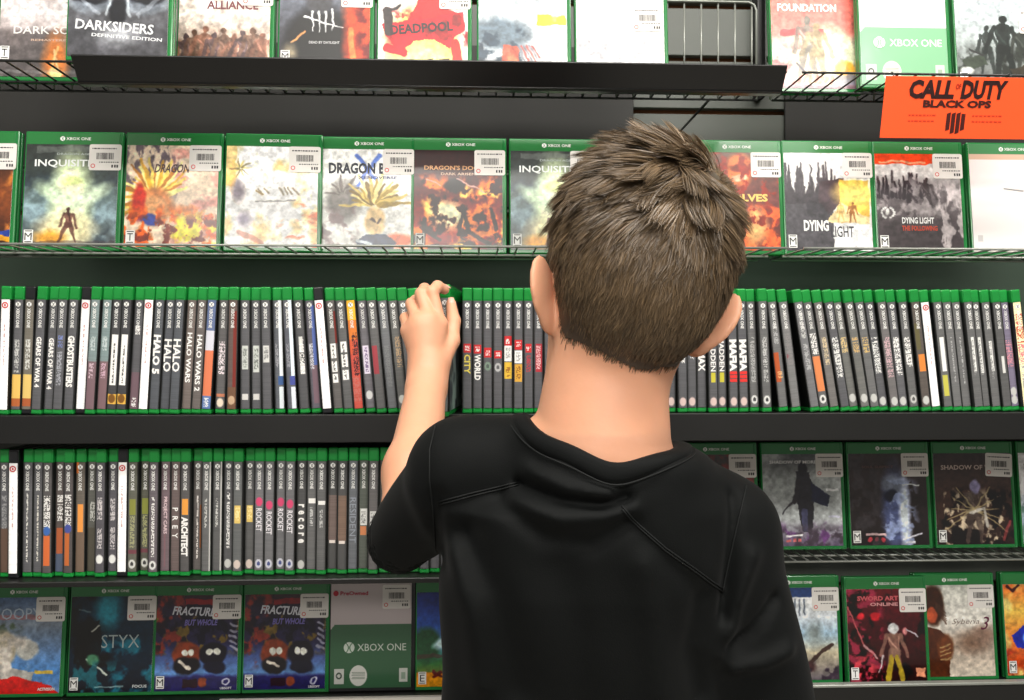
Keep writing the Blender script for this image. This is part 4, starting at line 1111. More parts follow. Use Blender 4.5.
R3B = [
 (467.3, 467.3, S('red-squared with yellow letters', bands=((.40, .48, RED, .1, .9),), text=(tx('CITY', .50, .68, (226, 206, 90), .0085, fat=.03),), scr=((.42, .46, WH),))),
 (477.2, 477.2, S('red-squared with white letters', bands=((.41, .49, RED, .1, .9),), text=(tx('WORLD', .50, .74, WH, .0085, fat=.04),), scr=((.43, .47, WH),))),
 (487, 487, S('red-squared with grey-green badge', bands=((.44, .53, RED, .1, .95),), spots=((.61, (120, 140, 124), (80, 90, 84)),), scr=((.46, .51, WH),))),
 (497, 497, S('red-squared with pale round badge', bands=((.46, .54, RED, .1, .95),), spots=((.62, (176, 176, 176), (90, 90, 92)),), scr=((.48, .52, WH),))),
 (507, 507, S('red, white and yellow labelled', bands=((.33, .42, RED, .1, .95), (.42, .56, WH, .1, .9), (.57, .73, (220, 180, 64), .1, .9)), scr=((.35, .40, WH), (.44, .54, (150, 150, 150)), (.59, .71, (150, 100, 40))))),
 (517, 517, S('red, white and yellow labelled', bands=((.36, .45, RED, .1, .95), (.46, .58, WH, .1, .9), (.59, .75, (210, 160, 64), .1, .9)), scr=((.38, .43, WH), (.48, .56, (150, 150, 150)), (.61, .73, (140, 90, 40))))),
 (527.3, 527.3, S('red-lettered', bands=((.40, .48, RED, .15, .85),), scr=((.42, .46, WH), (.50, .66, (176, 60, 70))))),
 (537.6, 537.6, S('red-lettered', bands=((.40, .66, (170, 50, 60), .15, .9),), scr=((.42, .64, (226, 190, 190)),))),
 (548, 548, S('white-lettered', scr=((.56, .78, WH, .5, .9),))),
]
for k in range(10):
    R3B.append((558.3 + 10.2 * k, 558.3 + 10.2 * k, S('hidden')))
TRI = (.945, (210, 186, 180))
R3B += [
 (660.5, 661.5, S('grey', spots=(TRI,))), (670.8, 671.8, S('grey', spots=(TRI,))),
 (681, 682.3, S('grey', spots=(TRI,), scr=((.5, .58, WH),))),
 (691, 692.5, S('grey', spots=(TRI,), scr=((.4, .55, WH),))),
 (701, 702.7, S('white-capitalled', text=(tx('MAD MAX', .26, .66, WH, .0095, fat=.04),))),
 (711, 713, S('yellow-dashed', spots=(TRI,), text=(tx('MADDEN', .34, .66, WH, .007),), bands=((.67, .76, (196, 186, 60), .25, .75),))),
 (720.5, 723.2, S('yellow-dashed', spots=(TRI,), text=(tx('MADDEN', .34, .66, WH, .007),), bands=((.67, .76, (196, 186, 60), .25, .75),))),
 (729.5, 733.5, S('white-capitalled red-marked', text=(tx('MAFIA', .36, .66, WH, .0098, fat=.05), tx('III', .66, .76, (214, 50, 46), .0098, fat=.05)), spots=(TRI,))),
 (738, 744, S('white-capitalled red-marked', text=(tx('MAFIA', .36, .66, WH, .0098, fat=.05), tx('III', .66, .76, (214, 50, 46), .0098, fat=.05)), spots=(TRI,))),
 (746.5, 756, S('grey with ringed emblem', base=(78, 78, 78), scr=((.34, .76, (176, 176, 174)),), spots=((.93, (214, 214, 210), (66, 66, 68)),))),
 (754.5, 766.5, S('grey with ringed emblem', base=(74, 74, 74), scr=((.34, .76, (190, 190, 188)),), spots=((.93, (214, 214, 210), (66, 66, 68)),))),
 (763, 784.5, S('steeply leaning orange-patched', base=(80, 80, 80), bands=((.48, .76, (176, 84, 44), .0, .6),), scr=((.2, .4, (170, 170, 170)), (.66, .74, (226, 176, 120))))),
 (772.5, 796.5, S('steeply leaning plain grey', base=(88, 88, 88), scr=((.1, .6, (130, 126, 126)),), bands=((.50, .54, (130, 60, 70), .2, .5),))),
]
LB = (190, 190, 186)
R3C = [
 (795, 814.5, S('grey leaning', base=(84, 84, 86), scr=((.1, .35, LB), (.4, .65, (170, 170, 170))))),
 (805, 825, S('orange-blocked with white letters', base=(72, 72, 72), text=(tx('DISHO', .30, .50, WH, .0085),) if False else (), scr=((.3, .5, WH, .2, .8),), bands=((.52, .85, (214, 130, 80), .1, .9),), spots=((.93, (214, 214, 210), (70, 70, 70)),))),
 (816, 835.5, S('tan-lettered', base=(84, 82, 80), scr=((.34, .6, (206, 186, 150)),))),
 (825.7, 845, S('white-lettered', scr=((.34, .72, (226, 226, 222), .2, .8),))),
 (835.7, 854.5, S('yellow-lettered', base=(80, 80, 78), scr=((.34, .48, (214, 186, 130), .2, .8),), spots=((.92, LB),))),
 (845.5, 864, S('yellow-lettered', base=(80, 80, 78), scr=((.34, .48, (206, 170, 110), .2, .8),), spots=((.92, LB),))),
 (856.5, 873.5, S('yellow-lettered', base=(78, 78, 78), scr=((.34, .48, (214, 180, 110), .2, .8),), spots=((.92, LB),))),
 (868, 884, S('white-lettered', scr=((.34, .68, (230, 230, 226), .2, .8),), spots=((.95, LB),))),
 (879, 894, S('pink-lettered', base=(80, 78, 78), scr=((.34, .72, (206, 170, 176), .2, .8),), spots=((.95, LB),))),
 (890, 904, S('bold white-lettered', base=(70, 70, 72), scr=((.34, .70, WH, .15, .85),), spots=((.95, LB),))),
 (901, 914, S('white block-lettered', base=(72, 72, 72), scr=((.34, .62, WH, .2, .85),), spots=((.93, LB, (80, 80, 80)),))),
 (912.5, 926, S('dark with orange patch', base=(66, 60, 56), bands=((.2, .45, (96, 90, 60), .1, .6), (.50, .66, (216, 130, 60), .2, .9)), spots=((.94, LB),))),
 (924.5, 938, S('white', W=1)),
 (935.5, 948.5, S('white-labelled with yellow-green foot', base=(74, 74, 74), bands=((.34, .66, (226, 226, 222), .25, .75), (.70, .90, (190, 184, 80), .2, .75)))),
 (945, 958.5, S('grey thin-lettered', base=(80, 80, 80), scr=((.34, .78, (176, 176, 176), .4, .6),))),
 (954.5, 968, S('grey thin-lettered', base=(78, 78, 78), scr=((.34, .78, (180, 180, 180), .4, .6),))),
 (964, 977.5, S('narrow white-labelled', base=(74, 74, 74), bands=((.34, .66, (220, 220, 216), .3, .7),), scr=((.36, .7, (140, 140, 140), .35, .6),))),
 (973.5, 987, S('narrow white-labelled', base=(74, 74, 74), bands=((.34, .68, (220, 220, 216), .3, .7),), scr=((.36, .7, (140, 140, 140), .35, .6),))),
 (983, 996.5, S('narrow white-labelled', base=(76, 76, 76), bands=((.37, .66, (220, 220, 216), .3, .7),), scr=((.38, .74, (140, 140, 140), .35, .6),))),
 (992.5, 1006, S('dark short-labelled', base=(64, 64, 64), bands=((.52, .68, (206, 206, 202), .3, .65),))),
 (1002, 1015.5, S('mauve and pink-marked', base=(90, 84, 100), scr=((.36, .62, (214, 140, 150), .1, .9),), spots=((.86, LB), (.94, LB)))),
 (1012, 1025, S('cream, pink and yellow', base=(206, 190, 150), scr=((.1, .4, (190, 80, 60), .1, .9), (.4, .6, (226, 110, 120), .1, .9), (.6, .9, (150, 150, 150), .2, .8)))),
]
R4 = [
 (3.5, 3.5, S('grey with brown foot', scr=((.3, .6, (150, 150, 150)),), bands=((.6, 1, (96, 74, 62)),))),
 (15, 14, S('white', W=1, cap='black')),
 (27.5, 26, S('thin white-lettered', scr=((.27, .92, (230, 228, 220), .42, .62),))),
 (37.5, 36.5, S('thin white-lettered', scr=((.27, .92, (226, 222, 210), .42, .62),))),
 (48, 46.5, S('orange-footed with blue dot', base=(60, 58, 58), text=(tx('MINECR', .3, .6),) if False else (), scr=((.30, .60, WH, .2, .8),), bands=((.66, .94, (206, 104, 54), .2, .8),), spots=((.62, (60, 100, 170)),))),
 (57.5, 56.5, S('rust-footed white-lettered', base=(64, 58, 56), scr=((.30, .54, WH, .25, .8),), bands=((.60, .84, (170, 90, 54), .15, .85), (.84, 1, (80, 90, 110))))),
 (67.5, 66, S('orange-footed bold-lettered', base=(58, 54, 54), scr=((.28, .58, WH, .2, .85),), bands=((.64, .94, (186, 100, 50), .2, .7),), spots=((.6, (70, 80, 150)),))),
 (77.5, 76, S('orange-worded brown-footed', base=(74, 68, 62), bands=((.38, .64, (226, 146, 70), .25, .8), (.0, .1, (196, 110, 50), .0, .3), (.64, 1, (110, 92, 78))))),
 (88, 86.5, S('dim grey small-lettered', base=(64, 64, 60), scr=((.36, .55, (190, 190, 184), .3, .8),), bands=((.6, 1, (76, 72, 62)),))),
 (98.5, 96.5, S('pale-worded with round white emblem', base=(62, 60, 64), scr=((.32, .52, (206, 200, 200)), (.60, .78, (206, 200, 200))), spots=((.88, (226, 226, 222)),))),
 (109, 107, S('pale-worded with round white emblem', base=(62, 60, 64), scr=((.34, .54, (206, 200, 200)), (.60, .80, (206, 200, 200))), spots=((.89, (226, 226, 222)),))),
 (120, 118.5, S('white', W=1, cap='black')),
 (132, 130.5, S('olive-banded ringed', base=(70, 70, 62), bands=((.34, .48, (130, 132, 62), .2, .8), (.8, .84, (110, 60, 70))), scr=((.48, .78, (160, 160, 120)),), spots=((.93, (206, 206, 200), (60, 60, 60)),))),
 (142, 140.5, S('olive-banded ringed', base=(64, 64, 56), bands=((.34, .48, (130, 134, 60), .2, .8), (.8, .84, (110, 60, 70))), scr=((.48, .78, (166, 166, 116)),), spots=((.93, (206, 206, 200), (60, 60, 60)),))),
 (151.5, 150.5, S('long white-worded ringed', base=(74, 68, 72), scr=((.32, .86, WH, .3, .7),), spots=((.94, (214, 214, 210), (66, 66, 66)),))),
 (161.5, 160.5, S('mauve thin-lettered', base=(80, 68, 72), text=(tx('PROJECT CARS', .32, .66, (222, 196, 200), .0058),), bands=((.66, .96, (120, 90, 96), .4, .6),))),
 (171, 170, S('brown-grey with four spaced capitals', base=(76, 66, 64), text=(tx('PREY', .42, .70, WH, .0072, space=2.2, fat=.02),))),
 (180.5, 179.5, S('orange-topped with bold white capitals', base=(62, 60, 60), bands=((.34, .48, (222, 150, 66), .15, .85),), text=(tx('ARCHITECT', .50, .86, WH, .0088, fat=.05),))),
 (191, 190, S('thin-lettered brown-edged', base=(70, 66, 64), bands=((.40, .8, (130, 76, 40), .75, 1),), scr=((.32, .90, (226, 220, 214), .4, .62),))),
 (200, 199.3, S('wavy-lettered pale-edged', base=(72, 72, 72), bands=((0, 1, (190, 190, 186), .85, 1),), scr=((.34, .6, (206, 206, 200), .3, .55),))),
 (210, 209.3, S('wavy-lettered pale-edged', base=(66, 66, 66), bands=((0, 1, (190, 190, 186), .85, 1),), scr=((.34, .6, (206, 206, 200), .3, .55),))),
 (219.5, 219, S('long thin white-worded', base=(60, 60, 62), scr=((.28, .80, WH, .3, .65),), spots=((.94, LB),))),
 (228.5, 228.3, S('gold-labelled', base=(72, 74, 74), bands=((.40, .56, (216, 186, 104), .15, .8),), scr=((.42, .54, (240, 220, 160)),), spots=((.94, (206, 190, 180)),))),
 (238.5, 238.3, S('gold-labelled', base=(66, 66, 66), bands=((.41, .56, (216, 186, 104), .15, .8),), scr=((.42, .54, (240, 220, 160)),), spots=((.95, (206, 190, 180)),))),
]
for i, (x_, t0_) in enumerate(((249, .32), (258.8, .35), (268.6, .33), (278.2, .34))):
    R4.append((x_, x_, S('pink-marked white-worded', base=(80, 80, 82), spots=((t0_ + .05, (206, 70, 110)), (.94, (196, 196, 206), (70, 80, 130))), text=(tx('ROCKET', t0_ + .11, t0_ + .32, (226, 222, 226), .0076, fat=.02),))))
R4 += [
 (288.5, 288.5, S('dark with widely spaced white letters', base=(56, 56, 56), text=(tx('recore', .40, .76, WH, .0082, space=1.8, fat=.04),), spots=((.96, LB),))),
 (298, 298, S('white-triangled', base=(76, 76, 76), bands=((.35, .39, WH, .15, .9),), scr=((.43, .60, (196, 196, 194), .3, .7),))),
 (307.5, 307.5, S('white-triangled', base=(74, 74, 74), bands=((.36, .40, WH, .15, .9),), scr=((.44, .61, (196, 196, 194), .3, .7),))),
 (317, 317, S('brown with small white squiggle', base=(86, 74, 70), bands=((0, .32, (74, 74, 74)), (.74, 1, (78, 78, 78)), (.74, .765, (226, 214, 206), .2, .85)))),
 (327.3, 327.3, S('brown with small white squiggle', base=(94, 76, 66), bands=((0, .32, (78, 78, 78)), (.74, 1, (80, 80, 80)), (.74, .765, (226, 214, 206), .2, .85)))),
 (338, 338, S('blue-grey ornate-lettered', base=(78, 80, 84), text=(tx('RESIDENT', .34, .76, (150, 156, 166), .0085, fat=.0),))),
 (348, 348, S('white-labelled orange-striped', base=(66, 70, 64), bands=((.45, .60, (222, 222, 218), .2, .9), (.61, .69, (206, 130, 86), .2, .85)), scr=((.47, .58, (130, 130, 130)),))),
 (358, 358, S('white-labelled orange-striped', base=(76, 74, 74), bands=((.46, .60, (214, 214, 210), .2, .85), (.61, .69, (206, 140, 90), .2, .8)), scr=((.47, .58, (130, 130, 130)),))),
 (368.5, 368.5, S('pale-striped', base=(64, 64, 62), bands=((.28, .95, (206, 196, 184), .35, .5),), scr=((.4, .56, (200, 200, 200), .6, .9),))),
 (378.5, 378.5, S('plain grey', base=(78, 78, 78))),
 (388.8, 388.8, S('plain grey', base=(74, 74, 74))),
]
for k in range(9):
    R4.append((399 + 10.2 * k, 399 + 10.2 * k, S('hidden')))

ORD = ['', 'first', 'second', 'third', 'fourth', 'fifth', 'sixth', 'seventh', 'eighth', 'ninth', 'tenth', 'eleventh', 'twelfth', 'thirteenth', 'fourteenth', 'fifteenth', 'sixteenth', 'seventeenth', 'eighteenth', 'nineteenth', 'twentieth',
       'twenty-first', 'twenty-second', 'twenty-third', 'twenty-fourth', 'twenty-fifth', 'twenty-sixth', 'twenty-seventh']

def lay_row(rows, z, group, labeller, xmin=None):
    """Place cases left to right, never closer than their own thickness at foot or head."""
    pb = pt = -9.0
    out = []
    for i, (xt, xb, sp) in enumerate(rows):
        b = WX(xb, SPY); t = WX(xt, SPY)
        sc = depth_of(b, SPY)
        need = T + 0.0002
        lean0 = math.atan2(t - b, CH - .01)
        nb = need / math.cos(lean0)
        nt = nb
        b2 = max(b, pb + nb); t2 = t
        # the head may not cross the neighbour's head either
        t2 = max(t2, pt + nt)
        pb, pt = b2, t2
        lean = math.degrees(math.atan2(t2 - b2, CH))
        spec = {k: v for k, v in sp.items() if k not in ('look', 'W', 'cap')}
        if sp.get('W'):
            spec = dict(WHITE)
        spec.setdefault('seed', 3 + i % 7)
        out.append(spine_case(b2, lean, spec, labeller(i, sp), z, group, Y=SPY + 0.0035 * math.sin(i * 2.4 + z * 9) + (0.002 if i % 5 == 3 else 0), cap=sp.get('cap')))
    return out

def lab_left_row(rows, rowname, names):
    ws = [i for i, r in enumerate(rows) if r[2].get('W')]
    def f(i, sp):
        if sp.get('W'):
            k = ws.index(i)
            return 'white-spined case, %s white spine from the left in the %s spine row' % (names[k], rowname)
        if sp['look'] == 'hidden':
            return 'grey game case hidden behind the boy in the %s spine row' % rowname
        prev = [w for w in ws if w < i]
        if not prev:
            return '%s spine at the far left end of the %s spine row' % (sp['look'], rowname)
        d = i - prev[-1]
        return '%s spine, %s right of the %s white spine, %s row' % (sp['look'], ORD[d], names[len(prev) - 1], rowname)
    return f
G3 = 'cases standing spine-out in the upper spine row'
G6 = 'cases standing spine-out in the lower spine row'
lay_row(R3A, Z3, G3, lab_left_row(R3A, 'upper', ['first', 'second', 'third', 'fourth']))
nvis = 9
def lab_b(i, sp):
    if sp['look'] == 'hidden': return 'grey game case hidden behind the boy\'s neck in the upper spine row'
    if i < 9: return '%s spine, %s right of the hand, upper row' % (sp['look'], ORD[i + 1])
    return '%s spine, %s left of the dark gap, upper row' % (sp['look'], ORD[len(R3B) - i])
lay_row(R3B, Z3, G3, lab_b)
wi = [i for i, r in enumerate(R3C) if r[2].get('W')][0]
def lab_c(i, sp):
    if i == wi: return 'white-spined case near the right end of the upper spine row'
    if i < wi: return '%s spine, %s right of the dark gap, upper row' % (sp['look'], ORD[i + 1])
    return '%s spine, %s right of the rightmost white spine, upper row' % (sp['look'], ORD[i - wi])
lay_row(R3C, Z3, G3, lab_c)
lay_row(R4, Z4, G6, lab_left_row(R4, 'lower', ['first', 'second']))

# the case being pulled out between finger and thumb
PY = 1.037
pc = spine_case(WX(443.2, PY), 0.8, dict(base=(80, 84, 84), scr=((.3, .6, (150, 160, 156)),), seed=5), 'game case pulled out of the upper spine row, pinched in the boy\'s left hand', Z3, None, yaw=-6.0, Y=PY)
a = Art(60, 80, (150, 166, 160)).vgrad([(0, (84, 92, 90)), (.5, (120, 132, 130)), (1, (150, 176, 164))]); a.cloud((70, 76, 80), 5, 6, 401, .5, .62)
cv = mesh_obj('cover_sleeve', art_mesh(a, -0.062, 0.062, 0.007, 0.153, 0.0, 0.0004), M['print'], pc)
cv.rotation_euler = (0, 0, math.pi / 2); cv.location = (T / 2 + 0.0003, CW / 2, 0)

# ------------------------------------------------------------------ the boy
def vx(a): return np.array(a, dtype=float)
def B(px, py, Y): return vx(W(px, py, Y))

def smin(a, b, k):
    h = np.clip(0.5 + 0.5 * (b - a) / k, 0, 1)
    return b * (1 - h) + a * h - k * h * (1 - h)
def smax(a, b, k): return -smin(-a, -b, k)

def cone(P, a, b, ra, rb, sc=None, axis=None):
    """Round cone from a to b; sc squashes the section along `axis`."""
    a, b = vx(a), vx(b)
    d = b - a; L2 = d @ d
    q = P - a
    t = np.clip((q @ d) / L2, 0, 1)
    v = q - t[:, None] * d
    if sc is not None:
        ax = vx(axis); ax = ax / np.linalg.norm(ax)
        v = v + (v @ ax)[:, None] * ax * (1 / sc - 1)
        r = ra + (rb - ra) * t
        return (np.linalg.norm(v, axis=1) - r) * min(1.0, sc)
    return np.linalg.norm(v, axis=1) - (ra + (rb - ra) * t)

def ellip(P, c, r, R=None):
    q = P - vx(c)
    if R is not None: q = q @ R          # columns of R are the local axes
    r = vx(r)
    k0 = np.linalg.norm(q / r, axis=1)
    k1 = np.linalg.norm(q / (r * r), axis=1) + 1e-9
    return k0 * (k0 - 1) / k1

def surface_nets(sdf, lo, hi, h, block=24, clip=None):
    lo, hi = vx(lo), vx(hi)
    nb = np.ceil((hi - lo) / (h * block)).astype(int)
    cent = np.stack(np.meshgrid(*[np.arange(n) for n in nb], indexing='ij'), -1).reshape(-1, 3)
    c = lo + (cent + 0.5) * block * h
    d = sdf(c)
    keep = np.abs(d) < block * h * 0.5 * 1.75 * 1.6 + 0.004
    BIG = 4096
    allk, allp, allq = [], [], []
    offs = np.stack(np.meshgrid([0, 1], [0, 1], [0, 1], indexing='ij'), -1).reshape(-1, 3)
    n = block + 3
    g = np.stack(np.meshgrid(*[np.arange(n)] * 3, indexing='ij'), -1).reshape(-1, 3)
    for bi in cent[keep]:
        i0 = bi * block - 1
        P = lo + (g + i0) * h
        v = sdf(P).reshape(n, n, n)
        s = v < 0
        if s.all() or not s.any(): continue
        m = n - 1
        acc = np.zeros((m, m, m, 3)); cnt = np.zeros((m, m, m))
        corner = {}
        for o in offs: corner[tuple(o)] = v[o[0]:o[0] + m, o[1]:o[1] + m, o[2]:o[2] + m]
        for o in offs:
            for ax in range(3):
                if o[ax] == 1: continue
                o2 = o.copy(); o2[ax] = 1
                va, vb = corner[tuple(o)], corner[tuple(o2)]
                cr = (va < 0) != (vb < 0)
                t = np.where(cr, va / np.where(cr, va - vb, 1), 0)
                for k in range(3):
                    acc[..., k] += np.where(cr, (o[k] + (t if k == ax else 0)), 0)
                cnt += cr
        act = cnt > 0
        cells = np.argwhere(act)
        pos = lo + (cells + i0 + acc[act] / cnt[act][:, None]) * h
        key = ((cells[:, 0] + i0[0] + 2) * BIG + cells[:, 1] + i0[1] + 2) * BIG + cells[:, 2] + i0[2] + 2
        allk.append(key); allp.append(pos)
        gi = lambda A: ((A[:, 0] + i0[0] + 2) * BIG + A[:, 1] + i0[1] + 2) * BIG + A[:, 2] + i0[2] + 2
        for ax in range(3):
            u, w = [(1, 2), (2, 0), (0, 1)][ax]
            sl = [slice(1, block + 1)] * 3
            sl2 = list(sl); sl2[ax] = slice(2, block + 2)
            s0 = s[tuple(sl)]; s1 = s[tuple(sl2)]
            for flip, msk in ((False, s0 & ~s1), (True, ~s0 & s1)):
                e = np.argwhere(msk) + 1
                if not len(e): continue
                du = np.zeros(3, int); du[u] = 1; dw = np.zeros(3, int); dw[w] = 1
                q = np.stack([gi(e - du - dw), gi(e - dw), gi(e), gi(e - du)], 1)
                if flip: q = q[:, ::-1]
                allq.append(q)
    K = np.concatenate(allk); Pp = np.concatenate(allp); Q = np.concatenate(allq)
    uk, idx = np.unique(K, return_index=True)
    V = Pp[idx]
    Fq = np.searchsorted(uk, Q)
    return V, Fq

def quick_mesh(name, V, Fq):
    me = bpy.data.meshes.new(name)
    me.vertices.add(len(V)); me.vertices.foreach_set('co', V.astype(np.float32).ravel())
    k = Fq.shape[1]
    me.loops.add(len(Fq) * k); me.loops.foreach_set('vertex_index', Fq.ravel().astype(np.int32))
    me.polygons.add(len(Fq)); me.polygons.foreach_set('loop_start', np.arange(len(Fq), dtype=np.int32) * k)
    me.polygons.foreach_set('use_smooth', np.ones(len(Fq), bool))
    me.update(calc_edges=True)
    return me

def relax(V, Fq, it=2, lam=0.5):
    n = len(V)
    e = np.concatenate([Fq[:, [0, 1]], Fq[:, [1, 2]], Fq[:, [2, 3]], Fq[:, [3, 0]]])
    for _ in range(it):
        acc = np.zeros_like(V); cnt = np.zeros(n)
        for k in range(3):
            acc[:, k] = np.bincount(e[:, 0], V[e[:, 1], k], n) + np.bincount(e[:, 1], V[e[:, 0], k], n)
        cnt = np.bincount(e[:, 0], minlength=n) + np.bincount(e[:, 1], minlength=n)
        V = V + lam * (acc / np.maximum(cnt, 1)[:, None] - V)
    return V

# head frame: x to the boy's right, y forward to the shelf, z up the skull
HO = B(639, 276, 0.655)
roll = math.radians(11.0); pitch = math.radians(-3.0); yawh = math.radians(3.0)
Rh = np.array(Matrix.Rotation(yawh, 3, 'Z') @ Matrix.Rotation(roll, 3, 'Y') @ Matrix.Rotation(pitch, 3, 'X'))
def H(x, y, z): return HO + Rh @ vx((x, y, z))
def headp(P): return (P - HO) @ Rh

EAR_L = (-0.0715, 0.000, -0.0285); EAR_R = (0.0655, 0.000, -0.0250)
def d_skull(P):
    q = headp(P)
    d = ellip(q, (-0.001, 0.002, 0.026), (0.0715, 0.092, 0.081))
    d = smin(d, ellip(q, (-0.002, -0.018, -0.014), (0.058, 0.068, 0.064)), 0.03)
    d = smin(d, ellip(q, (0, 0.040, -0.055), (0.052, 0.050, 0.062)), 0.03)
    d = smin(d, ellip(q, (0, 0.070, -0.095), (0.026, 0.018, 0.018)), 0.02)      # chin
    return d
def d_face(P):
    q = headp(P)
    d = cone(q, (0, 0.090, -0.012), (0, 0.104, -0.042), 0.006, 0.0095)            # nose
    d = smin(d, ellip(q, (0, 0.094, -0.066), (0.020, 0.008, 0.007)), 0.006)      # mouth
    return d
def d_ear(P, side):
    q = headp(P)
    c = vx(EAR_L if side < 0 else EAR_R)
    flare = math.radians(-42) * side
    tilt = math.radians(12 if side < 0 else 20) * side
    Rr = np.array(Matrix.Rotation(-flare, 3, 'Z') @ Matrix.Rotation(tilt, 3, 'Y') @ Matrix.Rotation(math.radians(10), 3, 'X'))
    u = (q - c) @ Rr
    u[:, 1] += 0.006
    d = ellip(u, (0, -0.002, 0.003), (0.0048, 0.0165, 0.0275))
    d = smin(d, ellip(u, (0, 0.004, -0.022), (0.0050, 0.0105, 0.013)), 0.006)
    return d
NB = B(601.5, 441, 0.650)            # base of the neck
NT = B(608, 345, 0.662)
def d_neck(P):
    d = cone(P, NT, NB, 0.0470, 0.0560)
    return d

SH_L = B(466, 474, 0.675); SH_R = B(718, 532, 0.665)
EL_L = B(405, 533, 0.800)
WR_L = B(428, 377, 0.978)
EL_R = B(755, 686, 0.665); HAND_R = B(775, 860, 0.700)
CHEST = B(590, 560, 0.672); WAIST = B(590, 700, 0.680); PELV = B(592, 790, 0.690)

def d_trunk(P):
    """Outer form of the clothed trunk, without sleeves."""
    z = P[:, 2]
    zt = [PELV[2] - .10, WAIST[2], CHEST[2] - .01, CHEST[2] + .05, NB[2] - .035, NB[2] - .005]
    cx = np.interp(z, zt, [WX(590, .68), WX(588, .68), WX(586, .68), WX(588, .68), WX(600, .68), WX(606, .68)])
    cy = np.interp(z, zt, [.69, .685, .675, .670, .660, .655])
    hw = np.interp(z, zt, [.126, .124, .122, .116, .086, .074])
    hd = np.interp(z, zt, [.090, .088, .090, .086, .076, .068])
    u = (P[:, 0] - cx) / hw; v = (P[:, 1] - cy) / hd
    t = (np.power(np.abs(u) ** 2.5 + np.abs(v) ** 2.5 + 1e-9, 1 / 2.5) - 1) * np.minimum(hw, hd) * .9
    t = smax(t, z - (NB[2] + .004 - (P[:, 0] - NB[0]) * .16), .018)
    t = smin(t, cone(P, SH_L, B(531, 455, .655), .044, .034), .020)
    t = smin(t, cone(P, SH_R, B(664, 492, .655), .046, .034), .022)
    return t
def d_torso(P):
    d = d_trunk(P) + .007
    return smax(d, (PELV[2] - 0.09) - P[:, 2], 0.02)

# left hand: joints in world space around the corner of the pulled case
def hand_prims():
    L = []
    wr = WR_L
    # metacarpals from the wrist fan to the knuckles
    kn = dict(index=B(439.5, 325, 0.992), middle=B(429, 319.5, 0.985), ring=B(418, 322, 0.985), little=B(408.5, 331, 0.990))
    for nme, r in (('index', .0108), ('middle', .0108), ('ring', .0105), ('little', .0098)):
        k = kn[nme]
        base = wr * .72 + k * .28 + vx(((k[0] - wr[0]) * -.15, 0, 0))
        L.append(('c', base, k, .0135, r, .011))
    L.append(('c', wr + vx((0, 0, .004)), (kn['middle'] + kn['ring']) / 2 + vx((0, .004, -.012)), .0190, .0200, .02))
    # fingers: proximal, middle, distal
    f = dict(
        index=(kn['index'], B(432.0, 292.5, 1.000), B(437.5, 286.5, 1.012), B(444.5, 289.5, 1.020)),
        middle=(kn['middle'], B(421.5, 294, 1.002), B(424.5, 289.0, 1.026), B(430.5, 297.5, 1.042)),
        ring=(kn['ring'], B(411.8, 304, 1.010), B(415.5, 300.5, 1.034), B(423.5, 310, 1.046)),
        little=(kn['little'], B(405.5, 318, 1.014), B(409, 316.5, 1.034), B(417, 324, 1.042)))
    rr = dict(index=(.0088, .0080, .0074, .0064), middle=(.0090, .0082, .0075, .0066), ring=(.0086, .0078, .0072, .0062), little=(.0078, .0070, .0064, .0056))
    for nme, js in f.items():
        r = rr[nme]
        for i in range(3):
            L.append(('f', js[i], js[i + 1], r[i], r[i + 1], nme))
    # thumb leaves the side of the palm
    t = (B(440.5, 360, .985), B(451.5, 341, 1.002), B(453.5, 321, 1.016), B(451.0, 303.5, 1.030))
    L.append(('t', t[0], t[1], .0130, .0100, 0)); L.append(('t', t[1], t[2], .0100, .0086, 0)); L.append(('t', t[2], t[3], .0086, .0066, 0))
    L.append(('k', kn, f, t, 0, 0))
    return L
HP = hand_prims()
def d_hand(P):
    palm = None
    fingers = {}
    thumb = None
    for p in HP:
        if p[0] == 'c':
            d = cone(P, p[1], p[2], p[3], p[4])
            palm = d if palm is None else smin(palm, d, 0.010)
        elif p[0] == 'f':
            d = cone(P, p[1], p[2], p[3], p[4])
            fingers[p[5]] = d if p[5] not in fingers else smin(fingers[p[5]], d, 0.0025)
        elif p[0] == 't':
            d = cone(P, p[1], p[2], p[3], p[4])
            thumb = d if thumb is None else smin(thumb, d, 0.004)
    out = palm
    fd = None
    for d in fingers.values():
        fd = d if fd is None else smin(fd, d, 0.0012)
    out = smin(out, fd, 0.005)
    out = smin(out, thumb, 0.0075)
    return out
def d_arm_l(P):
    fdir = WR_L - EL_L
    mid = EL_L + fdir * 0.35
    side = np.cross(fdir, vx((0, -1, 0.2)))
    d = cone(P, EL_L, mid, 0.0275, 0.0300)
    d = smin(d, cone(P, mid, WR_L, 0.0300, 0.0225), 0.02)
    d = smin(d, cone(P, WR_L - fdir * .08, WR_L + vx((0.0005, .002, .012)), 0.0232, 0.0225), 0.01)
    return d
def d_upper_l(P): return cone(P, SH_L, EL_L, 0.036, 0.0275)
def d_arm_r(P):
    d = cone(P, SH_R, EL_R, 0.036, 0.032)
    d = smin(d, cone(P, EL_R, HAND_R, 0.031, 0.021), 0.015)
    pm = HAND_R + vx((0, .012, -.045))
    d = smin(d, cone(P, HAND_R, pm, .021, .023), 0.015)
    for k in range(4):
        a = pm + vx((-0.004, (k - 1.5) * .0155, -.012)); b = a + vx((-.006, .004, -.032 - (.006 if k in (1, 2) else 0))); c = b + vx((-.010, .004, -.022))
        d = smin(d, smin(cone(P, a, b, .0078, .0072), cone(P, b, c, .0072, .006), .002), .004)
    ta = HAND_R + vx((-.006, .02, -.02)); tb = ta + vx((-.008, .020, -.026))
    d = smin(d, smin(cone(P, ta, tb, .011, .009), cone(P, tb, tb + vx((-.004, .006, -.024)), .009, .007), .003), .006)
    return d
